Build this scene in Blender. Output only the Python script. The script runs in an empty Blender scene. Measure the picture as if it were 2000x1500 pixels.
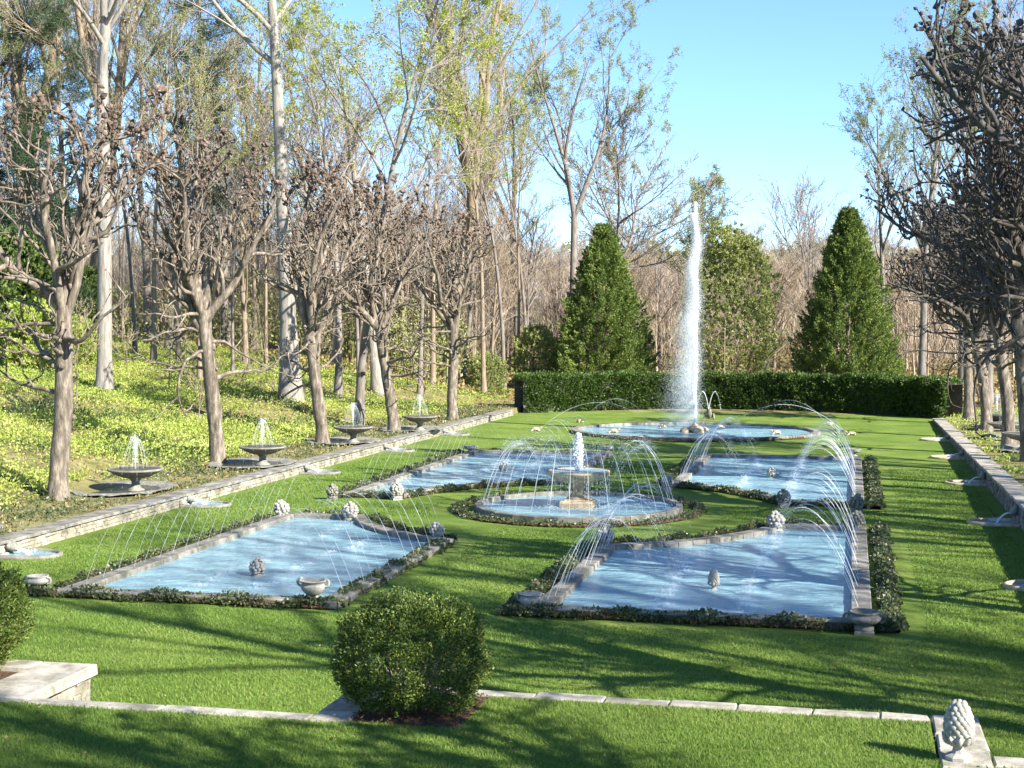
import bpy, bmesh, math, random
import numpy as np
from mathutils import Vector, Matrix
PI = math.pi
R = math.radians
rng = np.random.default_rng(7)
random.seed(7)
scene = bpy.context.scene
COL = scene.collection

# ------------------------------------------------------------------ camera, world, sun, exposure
CAM_H = 6.0
FPX = 2889.0
PITCH = -math.atan((750 - 628) / FPX)
YAW = math.atan((1664 - 1000) / (FPX / math.cos(PITCH)))
cam_d = bpy.data.cameras.new("camera")
cam_d.sensor_width = 36.0
cam_d.lens = 36.0 * FPX / 2000.0
cam_d.clip_end = 3000
cam_d.clip_start = 0.2
cam = bpy.data.objects.new("camera", cam_d)
COL.objects.link(cam)
cam.location = (0, 0, CAM_H)
cam.rotation_euler = (PI / 2 + PITCH, 0, YAW)
scene.camera = cam

SUN_EL, SUN_AZ = 32.0, 116.0           # azimuth clockwise from +Y
world = bpy.data.worlds.new("World")
scene.world = world
world.use_nodes = True
wn = world.node_tree
bg = wn.nodes["Background"]
sky = wn.nodes.new("ShaderNodeTexSky")
sky.sky_type = 'NISHITA'
sky.sun_disc = False
sky.sun_elevation = R(SUN_EL)
sky.sun_rotation = R(SUN_AZ)
sky.air_density = 1.0
sky.altitude = 2200
sky.dust_density = 0.0
sky.ozone_density = 6.0
wn.links.new(sky.outputs[0], bg.inputs[0])
bg.inputs[1].default_value = 0.108
sd = bpy.data.lights.new("sun", 'SUN')
sd.energy = 5.0
sd.angle = R(0.5)
sd.color = (1.0, 0.95, 0.86)
sun = bpy.data.objects.new("sun", sd)
COL.objects.link(sun)
S = Vector((math.sin(R(SUN_AZ)) * math.cos(R(SUN_EL)), math.cos(R(SUN_AZ)) * math.cos(R(SUN_EL)), math.sin(R(SUN_EL))))
sun.rotation_euler = (-S).to_track_quat('-Z', 'Y').to_euler()
sun.location = (40, -30, 40)
scene.view_settings.view_transform = 'Standard'
scene.view_settings.look = 'None'
scene.view_settings.exposure = 1.5
scene.view_settings.gamma = 1.0
scene.render.engine = 'CYCLES'
scene.cycles.max_bounces = 6
scene.cycles.transparent_max_bounces = 12
scene.cycles.caustics_reflective = False
scene.cycles.caustics_refractive = False

# ------------------------------------------------------------------ pixel (2000x1500) to ground
_f = np.array([-math.sin(YAW) * math.cos(PITCH), math.cos(YAW) * math.cos(PITCH), math.sin(PITCH)])
_r = np.array([math.cos(YAW), math.sin(YAW), 0.0])
_u = np.cross(_r, _f)
def at(x, y, z=0.0):
    d = _f + _r * (x - 1000) / FPX + _u * (750 - y) / FPX
    p = np.array([0, 0, CAM_H]) + d * (z - CAM_H) / d[2]
    return float(p[0]), float(p[1])
def col_x(px, Y):
    d = _f + _r * (px - 1000) / FPX
    return float(d[0] / d[1] * Y)

# ------------------------------------------------------------------ mesh helpers
class MB:
    def __init__(s):
        s.V = []; s.F = []; s.n = 0; s.M = []; s.SM = []
    def add(s, V, F, mi=0, smooth=False):
        V = np.asarray(V, float).reshape(-1, 3)
        if isinstance(F, np.ndarray): F = [F]
        for f in F:
            f = np.asarray(f, int)
            if f.size == 0: continue
            s.F.append(f + s.n); s.M.append(mi); s.SM.append(smooth)
        s.V.append(V); s.n += len(V)
    def mesh(s, name, mats):
        me = bpy.data.meshes.new(name)
        V = np.concatenate(s.V).astype(np.float32)
        lt = np.concatenate([np.full(len(f), f.shape[1]) for f in s.F]).astype(np.int32)
        li = np.concatenate([f.ravel() for f in s.F]).astype(np.int32)
        mi = np.concatenate([np.full(len(f), m) for f, m in zip(s.F, s.M)]).astype(np.int32)
        sm = np.concatenate([np.full(len(f), m) for f, m in zip(s.F, s.SM)])
        me.vertices.add(len(V)); me.vertices.foreach_set('co', V.ravel())
        me.loops.add(len(li)); me.loops.foreach_set('vertex_index', li)
        me.polygons.add(len(lt))
        st = np.concatenate([[0], np.cumsum(lt)[:-1]]).astype(np.int32)
        me.polygons.foreach_set('loop_start', st)
        me.polygons.foreach_set('material_index', mi)
        me.polygons.foreach_set('use_smooth', sm)
        if not isinstance(mats, (list, tuple)): mats = [mats]
        for m in mats: me.materials.append(m)
        me.update(calc_edges=True)
        return me
    def build(s, name, mats, parent=None, loc=None):
        o = bpy.data.objects.new(name, s.mesh(name, mats))
        COL.objects.link(o)
        if parent is not None: o.parent = parent
        if loc is not None: o.location = loc
        return o

def tag(o, label=None, cat=None, group=None, kind=None):
    if label: o['label'] = label
    if cat: o['category'] = cat
    if group: o['group'] = group
    if kind: o['kind'] = kind
    return o
def empty(name, loc, label, cat, group=None, rz=0.0):
    o = bpy.data.objects.new(name, None)
    o.empty_display_size = 0.3
    COL.objects.link(o)
    o.location = loc; o.rotation_euler = (0, 0, rz)
    return tag(o, label, cat, group)
def link(name, me, parent=None, loc=(0, 0, 0), rot=(0, 0, 0), sc=(1, 1, 1)):
    o = bpy.data.objects.new(name, me)
    COL.objects.link(o)
    o.parent = parent
    o.location = loc; o.rotation_euler = rot; o.scale = sc
    return o
def copy_tree(o, parent=None):
    c = o.copy(); COL.objects.link(c); c.parent = parent
    for ch in list(o.children): copy_tree(ch, c)
    return c

def nrm(v):
    return v / np.maximum(np.linalg.norm(v, axis=-1, keepdims=True), 1e-9)
BOXF = np.array([[0, 1, 3, 2], [4, 6, 7, 5], [0, 4, 5, 1], [2, 3, 7, 6], [0, 2, 6, 4], [1, 5, 7, 3]])
def box(x0, x1, y0, y1, z0, z1):
    return np.array([[x, y, z] for x in (x0, x1) for y in (y0, y1) for z in (z0, z1)], float), BOXF
def bevel_box(x0, x1, y0, y1, z0, z1, b=0.02, jit=0.0, g=rng):
    """box with chamfered top edges"""
    V = []
    for z, i in ((z0, 0), (z1 - b, 0), (z1, b)):
        V += [[x0 + i, y0 + i, z], [x1 - i, y0 + i, z], [x1 - i, y1 - i, z], [x0 + i, y1 - i, z]]
    V = np.array(V, float)
    if jit: V += g.normal(0, jit, V.shape)
    F = []
    for k in (0, 4):
        for j in range(4):
            F.append([k + j, k + (j + 1) % 4, k + 4 + (j + 1) % 4, k + 4 + j])
    F.append([8, 9, 10, 11]); F.append([3, 2, 1, 0])
    return V, np.array(F)
def lathe(prof, n=24, fl=None, closed_top=True):
    """prof: (r, z) bottom to top; fl(k, theta) multiplies the radius"""
    prof = np.array(prof, float); S_ = len(prof)
    th = np.arange(n) * 2 * PI / n
    rr = prof[:, 0:1] * np.ones((1, n))
    if fl is not None: rr = rr * fl(np.arange(S_)[:, None], th[None, :])
    V = np.stack([rr * np.cos(th), rr * np.sin(th), prof[:, 1:2] * np.ones((1, n))], -1).reshape(-1, 3)
    F = []
    for k in range(S_ - 1):
        for j in range(n):
            F.append([k * n + j, k * n + (j + 1) % n, (k + 1) * n + (j + 1) % n, (k + 1) * n + j])
    return V, np.array(F)
def tubes(P, Rr, n=5):
    P = np.asarray(P, float); Rr = np.asarray(Rr, float)
    N, S_, _ = P.shape
    T = nrm(np.gradient(P, axis=1))
    mean = nrm(P[:, -1] - P[:, 0] + 1e-6)
    ref = np.where(np.abs(mean[:, 2:3]) > 0.8, np.array([[1.0, 0.13, 0]]), np.array([[0, 0.1, 1.0]]))
    U = nrm(np.cross(T, ref[:, None, :])); W = np.cross(T, U)
    th = np.arange(n) * 2 * PI / n
    V = P[:, :, None, :] + Rr[:, :, None, None] * (U[:, :, None, :] * np.cos(th)[None, None, :, None] + W[:, :, None, :] * np.sin(th)[None, None, :, None])
    V = V.reshape(-1, 3)
    i = np.arange(N)[:, None, None]; k = np.arange(S_ - 1)[None, :, None]; j = np.arange(n)[None, None, :]
    b = (i * S_ + k) * n; j2 = (j + 1) % n
    F = np.stack([b + j, b + j2, b + n + j2, b + n + j], -1).reshape(-1, 4)
    return V, F
def one_tube(pts, r, n=8):
    pts = np.array(pts, float)[None]
    r = np.full((1, pts.shape[1]), r) if np.isscalar(r) else np.array(r, float)[None]
    return tubes(pts, r, n)
def _ico(sub):
    bm = bmesh.new(); bmesh.ops.create_icosphere(bm, subdivisions=sub, radius=1.0)
    bm.verts.ensure_lookup_table()
    V = np.array([v.co[:] for v in bm.verts]); F = np.array([[v.index for v in f.verts] for f in bm.faces]); bm.free()
    return V, F
ICO = {k: _ico(k) for k in (1, 2, 3)}
OCT = (np.array([[1, 0, 0], [-1, 0, 0], [0, 1, 0], [0, -1, 0], [0, 0, 1], [0, 0, -1]], float),
       np.array([[0, 2, 4], [2, 1, 4], [1, 3, 4], [3, 0, 4], [2, 0, 5], [1, 2, 5], [3, 1, 5], [0, 3, 5]]))
TET = (np.array([[1, 1, 1], [-1, -1, 1], [-1, 1, -1], [1, -1, -1]], float) * 0.8, np.array([[0, 1, 3], [0, 2, 1], [0, 3, 2], [1, 2, 3]]))
def blobs(C, r, base, jit=0.0, g=rng, sc=None):
    C = np.asarray(C, float); N = len(C)
    r = np.broadcast_to(np.asarray(r, float), (N,))
    V0, F0 = base
    V = V0[None] * r[:, None, None]
    if jit: V = V * (1 + g.normal(0, jit, (N, len(V0), 1)))
    if sc is not None: V = V * np.asarray(sc).reshape(-1, 1, 3)
    V = V + C[:, None, :]
    F = F0[None] + (np.arange(N) * len(V0))[:, None, None]
    return V.reshape(-1, 3), F.reshape(-1, F0.shape[1])
def leaves(C, D, L, W, g=rng, tilt=0.6, fold=0.0):
    """diamond leaf cards at C pointing about D"""
    C = np.asarray(C, float); N = len(C)
    D = nrm(np.asarray(D, float) + g.normal(0, tilt, (N, 3)))
    A = nrm(np.cross(D, g.normal(0, 1, (N, 3))))
    L = np.broadcast_to(np.asarray(L, float), (N,))[:, None] * g.uniform(0.7, 1.3, (N, 1))
    W = np.broadcast_to(np.asarray(W, float), (N,))[:, None] * g.uniform(0.7, 1.3, (N, 1))
    B = np.cross(D, A)
    V = np.stack([C, C + D * L * 0.5 + A * W * 0.5 + B * W * fold, C + D * L, C + D * L * 0.5 - A * W * 0.5 + B * W * fold], 1)
    F = np.arange(N * 4).reshape(N, 4)
    return V.reshape(-1, 3), F

# ------------------------------------------------------------------ materials
def mat(name):
    m = bpy.data.materials.new(name); m.use_nodes = True
    nt = m.node_tree; p = nt.nodes["Principled BSDF"]
    return m, nt, p
def N(nt, t, **kw):
    n = nt.nodes.new(t)
    for k, v in kw.items(): setattr(n, k, v)
    return n
def ramp(nt, stops):
    r = N(nt, "ShaderNodeValToRGB")
    while len(r.color_ramp.elements) < len(stops): r.color_ramp.elements.new(0.5)
    for e, (p, c) in zip(r.color_ramp.elements, stops):
        e.position = p; e.color = (*c, 1)
    return r
def noise(nt, scale, detail=4, rough=0.6, vec=None, stretch=None, coord='Object'):
    n = N(nt, "ShaderNodeTexNoise")
    n.inputs['Scale'].default_value = scale; n.inputs['Detail'].default_value = detail
    n.inputs['Roughness'].default_value = rough
    tc = N(nt, "ShaderNodeTexCoord")
    if stretch:
        mp = N(nt, "ShaderNodeMapping"); mp.inputs['Scale'].default_value = stretch
        nt.links.new(tc.outputs[coord], mp.inputs[0]); nt.links.new(mp.outputs[0], n.inputs[0])
    else:
        nt.links.new(tc.outputs[coord], n.inputs[0])
    return n
def bump(nt, p, src, strength, dist):
    b = N(nt, "ShaderNodeBump"); b.inputs['Strength'].default_value = strength; b.inputs['Distance'].default_value = dist
    nt.links.new(src, b.inputs['Height']); nt.links.new(b.outputs[0], p.inputs['Normal'])
    return b
def noisy(name, c1, c2, scale=3.0, rough=0.85, bs=0.4, bd=0.02, bscale=None, stretch=None, c3=None, spec=0.25, stain=None):
    m, nt, p = mat(name)
    n = noise(nt, scale, 6, 0.65, stretch=stretch)
    st = [(0.32, c1), (0.68, c2)] if c3 is None else [(0.3, c1), (0.5, c2), (0.7, c3)]
    r = ramp(nt, st); nt.links.new(n.outputs[0], r.inputs[0])
    if stain is None: nt.links.new(r.outputs[0], p.inputs['Base Color'])
    else:                                   # moss, algae and water stains with an outline of their own
        sn = noise(nt, max(1.3, scale * .9), 7, 0.72); sr = ramp(nt, [(0.46, (0, 0, 0)), (0.62, (1, 1, 1))]); nt.links.new(sn.outputs[0], sr.inputs[0])
        sf = N(nt, "ShaderNodeMath", operation='MULTIPLY'); sf.inputs[1].default_value = 0.75; nt.links.new(sr.outputs[0], sf.inputs[0])
        mx = N(nt, "ShaderNodeMix", data_type='RGBA'); nt.links.new(sf.outputs[0], mx.inputs[0])
        nt.links.new(r.outputs[0], mx.inputs[6]); mx.inputs[7].default_value = (*stain, 1); nt.links.new(mx.outputs[2], p.inputs['Base Color'])
    p.inputs['Roughness'].default_value = rough
    p.inputs['Specular IOR Level'].default_value = spec
    n2 = noise(nt, bscale or scale * 6, 5, 0.7, stretch=stretch)
    bump(nt, p, n2.outputs[0], bs, bd)
    return m
def leaf_mat(name, cols, trans=0.35, rough=0.6, big=None, spec=0.3):
    """per-leaf colour variation, with a share of light passing through"""
    m, nt, p = mat(name)
    geo = N(nt, "ShaderNodeNewGeometry")
    st = [(i / max(1, len(cols) - 1), c) for i, c in enumerate(cols)]
    r = ramp(nt, st)
    if big:
        n = noise(nt, big, 3, 0.6)
        mx = N(nt, "ShaderNodeMath", operation='MULTIPLY_ADD')
        nt.links.new(geo.outputs['Random Per Island'], mx.inputs[0]); mx.inputs[1].default_value = 0.55
        s2 = N(nt, "ShaderNodeMapRange"); s2.inputs[1].default_value = 0.3; s2.inputs[2].default_value = 0.7
        s2.inputs[3].default_value = 0.0; s2.inputs[4].default_value = 0.45
        nt.links.new(n.outputs[0], s2.inputs[0]); nt.links.new(s2.outputs[0], mx.inputs[2])
        nt.links.new(mx.outputs[0], r.inputs[0])
    else:
        nt.links.new(geo.outputs['Random Per Island'], r.inputs[0])
    nt.links.new(r.outputs[0], p.inputs['Base Color'])
    p.inputs['Roughness'].default_value = rough
    p.inputs['Specular IOR Level'].default_value = spec
    t = N(nt, "ShaderNodeBsdfTranslucent"); nt.links.new(r.outputs[0], t.inputs[0])
    mx = N(nt, "ShaderNodeMixShader"); mx.inputs[0].default_value = trans
    nt.links.new(p.outputs[0], mx.inputs[1]); nt.links.new(t.outputs[0], mx.inputs[2])
    nt.links.new(mx.outputs[0], nt.nodes["Material Output"].inputs[0])
    return m

def lawn_material():
    m, nt, p = mat("lawn_grass")
    n1 = noise(nt, 0.35, 4, 0.6); n2 = noise(nt, 9, 6, 0.75); n3 = noise(nt, 55, 4, 0.8)
    a = N(nt, "ShaderNodeMath", operation='MULTIPLY_ADD'); a.inputs[1].default_value = 0.35
    nt.links.new(n1.outputs[0], a.inputs[0])
    b = N(nt, "ShaderNodeMath", operation='MULTIPLY'); b.inputs[1].default_value = 0.35
    nt.links.new(n2.outputs[0], b.inputs[0]); nt.links.new(b.outputs[0], a.inputs[2])
    c = N(nt, "ShaderNodeMath", operation='MULTIPLY_ADD'); c.inputs[1].default_value = 0.3
    nt.links.new(n3.outputs[0], c.inputs[0]); nt.links.new(a.outputs[0], c.inputs[2])
    r = ramp(nt, [(0.38, (0.07, 0.125, 0.02)), (0.5, (0.14, 0.21, 0.035)), (0.62, (0.25, 0.30, 0.07))])
    nt.links.new(c.outputs[0], r.inputs[0]); nt.links.new(r.outputs[0], p.inputs['Base Color'])
    p.inputs['Roughness'].default_value = 0.9; p.inputs['Specular IOR Level'].default_value = 0.1
    bump(nt, p, n3.outputs[0], 0.8, 0.03)
    return m
def water_material(name, col, rough=0.1, wave=1.0):
    m, nt, p = mat(name)
    p.inputs['Base Color'].default_value = (*col, 1)
    p.inputs['Roughness'].default_value = rough
    p.inputs['IOR'].default_value = 1.33
    p.inputs['Specular IOR Level'].default_value = 0.36
    n1 = noise(nt, 1.1, 3, 0.6, stretch=(1.0, 2.2, 1)); n2 = noise(nt, 5.0, 4, 0.65, stretch=(1.0, 1.8, 1))
    a = N(nt, "ShaderNodeMath", operation='MULTIPLY_ADD'); a.inputs[1].default_value = 0.35
    nt.links.new(n2.outputs[0], a.inputs[0]); nt.links.new(n1.outputs[0], a.inputs[2])
    bump(nt, p, a.outputs[0], 0.5 * wave, 0.22)
    return m

M = {}
M['lawn'] = lawn_material()
M['blade'] = leaf_mat("grass_blades", [(0.07, 0.135, 0.02), (0.155, 0.255, 0.04), (0.30, 0.36, 0.095)], 0.35, big=0.33)
M['water'] = water_material("pool_water", (0.235, 0.40, 0.455), 0.16, 1.4)
M['dark_water'] = water_material("dark_water", (0.03, 0.035, 0.03), 0.08)
M['stone'] = noisy("pale_stone", (0.22, 0.20, 0.16), (0.40, 0.365, 0.305), 2.5, c3=(0.52, 0.48, 0.40), stain=(0.17, 0.16, 0.10), bs=0.5, bd=0.02)
M['stone_grey'] = noisy("weathered_stone", (0.13, 0.12, 0.10), (0.25, 0.23, 0.195), 2.2, c3=(0.38, 0.35, 0.30), stain=(0.09, 0.09, 0.055), bs=0.5, bd=0.02)
M['carved'] = noisy("carved_stone", (0.24, 0.22, 0.19), (0.40, 0.375, 0.33), 6, c3=(0.52, 0.49, 0.44), stain=(0.25, 0.23, 0.17), bs=0.4, bd=0.015)
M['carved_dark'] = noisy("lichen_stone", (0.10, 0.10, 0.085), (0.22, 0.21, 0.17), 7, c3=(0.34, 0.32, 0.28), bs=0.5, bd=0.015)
M['tan'] = noisy("wet_tan_stone", (0.26, 0.18, 0.10), (0.46, 0.35, 0.22), 4, c3=(0.62, 0.51, 0.36), bs=0.5, bd=0.02)
M['rubble'] = noisy("rubble_stone", (0.17, 0.15, 0.11), (0.34, 0.31, 0.24), 2.0, c3=(0.50, 0.46, 0.37), stain=(0.14, 0.13, 0.08), bs=0.6, bd=0.03)
M['mortar'] = noisy("dark_core", (0.08, 0.075, 0.06), (0.16, 0.15, 0.12), 4)  # dark fill behind the wall stones and inside the hedge
M['soil'] = noisy("bark_mulch", (0.05, 0.03, 0.018), (0.12, 0.07, 0.04), 14, c3=(0.20, 0.125, 0.075), bs=1.0, bd=0.05, bscale=40)
M['ground'] = noisy("woodland_floor", (0.12, 0.115, 0.04), (0.22, 0.20, 0.075), 0.6, c3=(0.34, 0.29, 0.13), bs=1.0, bd=0.08, bscale=8)
M['bed'] = noisy("bed_floor", (0.07, 0.075, 0.03), (0.15, 0.13, 0.06), 2.0, c3=(0.24, 0.19, 0.10), bs=1.0, bd=0.05, bscale=14)
M['linden_bark'] = noisy("linden_bark", (0.05, 0.041, 0.03), (0.16, 0.132, 0.10), 2.2, c3=(0.37, 0.31, 0.245), bs=0.7, bd=0.03, stretch=(3, 3, 0.8), bscale=9)
M['knob'] = noisy("pollard_knobs", (0.05, 0.034, 0.025), (0.14, 0.10, 0.076), 6, c3=(0.33, 0.245, 0.19), bs=0.9, bd=0.04, bscale=18)
M['shaded_bark'] = noisy("shaded_linden_bark", (0.03, 0.026, 0.022), (0.075, 0.065, 0.056), 2.2, c3=(0.17, 0.15, 0.125), bs=0.7, bd=0.03, stretch=(3, 3, 0.8), bscale=9)  # darker copy of the linden bark, right row's shade put into the colour
M['pale_bark'] = noisy("pale_tulip_bark", (0.14, 0.125, 0.105), (0.27, 0.245, 0.21), 1.6, c3=(0.39, 0.36, 0.31), bs=0.8, bd=0.04, stretch=(5, 5, 0.6), bscale=6)
M['brown_bark'] = noisy("brown_bark", (0.14, 0.105, 0.07), (0.24, 0.185, 0.13), 2, c3=(0.33, 0.265, 0.19), stretch=(3, 3, 0.7))
M['grey_bark'] = noisy("grey_bark", (0.10, 0.085, 0.07), (0.19, 0.165, 0.14), 2, c3=(0.28, 0.25, 0.22), stretch=(3, 3, 0.7))
M['twig'] = noisy("twig_bark", (0.28, 0.215, 0.145), (0.42, 0.335, 0.235), 1)
M['far_twig'] = noisy("hazed_twigs", (0.34, 0.26, 0.19), (0.46, 0.37, 0.29), 1)  # paler twig copy, distance haze put into the colour
M['twig_grey'] = noisy("grey_twigs", (0.22, 0.185, 0.165), (0.36, 0.31, 0.27), 1)
M['young_leaf'] = leaf_mat("young_leaves", [(0.19, 0.23, 0.06), (0.30, 0.34, 0.11), (0.42, 0.45, 0.19)], 0.45)
M['bright_leaf'] = leaf_mat("bright_leaves", [(0.24, 0.29, 0.03), (0.36, 0.41, 0.05), (0.48, 0.51, 0.12)], 0.45)
M['box_leaf'] = leaf_mat("boxwood_leaves", [(0.035, 0.065, 0.014), (0.075, 0.125, 0.024), (0.14, 0.19, 0.035), (0.23, 0.27, 0.06)], 0.25, 0.45)
M['hedge_leaf'] = leaf_mat("hedge_leaves", [(0.03, 0.065, 0.014), (0.07, 0.125, 0.024), (0.14, 0.20, 0.04)], 0.25, 0.5)
M['conifer'] = leaf_mat("arborvitae_sprays", [(0.045, 0.08, 0.022), (0.11, 0.165, 0.04), (0.21, 0.275, 0.06), (0.33, 0.37, 0.09)], 0.25, 0.6, big=0.6)
M['pine'] = leaf_mat("pine_needles", [(0.02, 0.045, 0.02), (0.04, 0.08, 0.03), (0.075, 0.12, 0.04)], 0.2, 0.6)
M['ivy'] = leaf_mat("ivy_leaves", [(0.03, 0.05, 0.016), (0.07, 0.10, 0.035), (0.13, 0.15, 0.06), (0.25, 0.21, 0.12)], 0.2, 0.4, big=0.7, spec=.5)
M['bank'] = leaf_mat("bank_plants", [(0.24, 0.31, 0.05), (0.34, 0.42, 0.075), (0.45, 0.52, 0.12), (0.62, 0.64, 0.28)], 0.4, 0.6, big=0.25)
M['litter'] = leaf_mat("leaf_litter", [(0.12, 0.08, 0.03), (0.26, 0.19, 0.08), (0.40, 0.31, 0.14)], 0.1)
M['budding'] = leaf_mat("budding_crowns", [(0.24, 0.20, 0.07), (0.34, 0.29, 0.10), (0.42, 0.36, 0.15)], 0.35)
M['magnolia'] = leaf_mat("magnolia_leaves", [(0.20, 0.23, 0.07), (0.36, 0.39, 0.13), (0.52, 0.53, 0.22)], 0.45, 0.45)
M['rhodo'] = leaf_mat("rhododendron_leaves", [(0.045, 0.08, 0.02), (0.10, 0.155, 0.04), (0.20, 0.26, 0.07)], 0.25, 0.45)
M['metal'] = noisy("dark_metal", (0.02, 0.02, 0.02), (0.05, 0.05, 0.05), 5, 0.5)
M['white_paint'] = noisy("white_paint", (0.6, 0.6, 0.6), (0.75, 0.75, 0.73), 5, 0.5)
M['wood'] = noisy("grey_wood", (0.16, 0.12, 0.08), (0.30, 0.24, 0.17), 3, stretch=(1, 1, 6))
M['canvas'] = noisy("rust_canvas", (0.25, 0.09, 0.05), (0.34, 0.14, 0.08), 3)
def spray_material(name, alpha):
    m, nt, p = mat(name)
    p.inputs['Base Color'].default_value = (0.92, 0.95, 0.97, 1)
    p.inputs['Roughness'].default_value = 0.35
    t = N(nt, "ShaderNodeBsdfTranslucent"); t.inputs[0].default_value = (0.92, 0.95, 0.97, 1)
    mx = N(nt, "ShaderNodeMixShader"); mx.inputs[0].default_value = 0.5
    nt.links.new(p.outputs[0], mx.inputs[1]); nt.links.new(t.outputs[0], mx.inputs[2])
    tr = N(nt, "ShaderNodeBsdfTransparent")
    m2 = N(nt, "ShaderNodeMixShader"); m2.inputs[0].default_value = alpha
    nt.links.new(tr.outputs[0], m2.inputs[1]); nt.links.new(mx.outputs[0], m2.inputs[2])
    nt.links.new(m2.outputs[0], nt.nodes["Material Output"].inputs[0])
    return m
M['spray'] = spray_material("water_spray", 0.75)
M['jet'] = spray_material("water_jet", 0.5)
M['mist'] = spray_material("water_mist", 0.24)

# ------------------------------------------------------------------ terrain
LW, RW = -21.1, 4.85                  # wall faces towards the lawn
LWH = 0.40
def rwh(Y): return np.clip(0.18 + (92.6 - np.asarray(Y, float)) * 0.0115, 0.12, 1.1)
def sstep(a, b, x):
    t = np.clip((x - a) / (b - a), 0, 1); return t * t * (3 - 2 * t)
def lump(X, Y):
    return (np.sin(X * 0.31 + 1.3) * np.sin(Y * 0.23 + 0.4) + 0.6 * np.sin(X * 0.83 + Y * 0.37) * np.sin(Y * 0.71 - 1.1)) * 0.18
def terrain(X, Y):
    X = np.asarray(X, float); Y = np.asarray(Y, float)
    d = (LW - 0.3) - X
    zl = LWH - 0.06 + 0.165 * np.maximum(0, np.sqrt(np.maximum(d - 2.2, 0) ** 2 + 1.0) - 1.0) * np.where(d > 2.2, 1, 0)
    zl = np.where(zl > 4.2, 4.2 + (zl - 4.2) * 0.35, zl) + lump(X, Y) * sstep(3, 8, d)
    zr = rwh(Y) - 0.08 + 0.05 * np.maximum(X - RW - 1, 0)
    far = np.maximum(Y - 103, 0)
    zb = 0.02 * np.minimum(far, 160) + 0.045 * np.clip(Y - 150, 0, 110) - 0.02 * np.maximum(Y - 300, 0)
    z = np.where(d > 0, zl, np.where(X > RW + 0.3, zr, -0.05))
    k = sstep(96, 112, Y)
    z = np.where(d > 0, zl * (1 - 0.55 * sstep(95, 140, Y)) + zb, np.where(X > RW + 0.3, zr, np.where(Y > 97, k * 0.5, -0.05)) + zb)
    z = np.where((Y < 17.2) & (X > LW) & (X < RW + 0.3), 0.0, z)
    return z
def tz(x, y): return float(terrain(x, y))

def grid_ground():
    xs = np.unique(np.concatenate([np.linspace(-600, -70, 28), np.linspace(-70, LW - 0.45, 70), [LW - 0.25, LW - 0.31], np.linspace(LW + 0.1, RW, 8), [RW + 0.29, RW + 0.31], np.linspace(RW + 0.6, 60, 45), np.linspace(60, 600, 28)]))
    ys = np.unique(np.concatenate([np.linspace(-60, 10, 15), np.linspace(10, 130, 110), np.linspace(130, 400, 60), np.linspace(400, 1500, 20)]))
    X, Y = np.meshgrid(xs, ys)
    Z = terrain(X, Y)
    V = np.stack([X, Y, Z], -1).reshape(-1, 3)
    nx, ny = len(xs), len(ys)
    i = np.arange(ny - 1)[:, None]; j = np.arange(nx - 1)[None]
    b = i * nx + j
    F = np.stack([b, b + 1, b + nx + 1, b + nx], -1).reshape(-1, 4)
    m = MB(); m.add(V, F, 0, True)
    tag(m.build("ground", M['ground']), kind='structure')
grid_ground()

TZ = 0.9                                # height of the foreground terrace
def flat(pts, z):
    return np.array([[x, y, z] for x, y in pts], float)
m = MB()
m.add(flat([(LW - 0.2, 17.0), (RW + 0.2, 17.0), (RW + 0.2, 101.5), (LW - 0.2, 101.5)], 0.0), np.array([[0, 1, 2, 3]]))
tag(m.build("lawn", M['lawn']), kind='structure')

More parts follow.
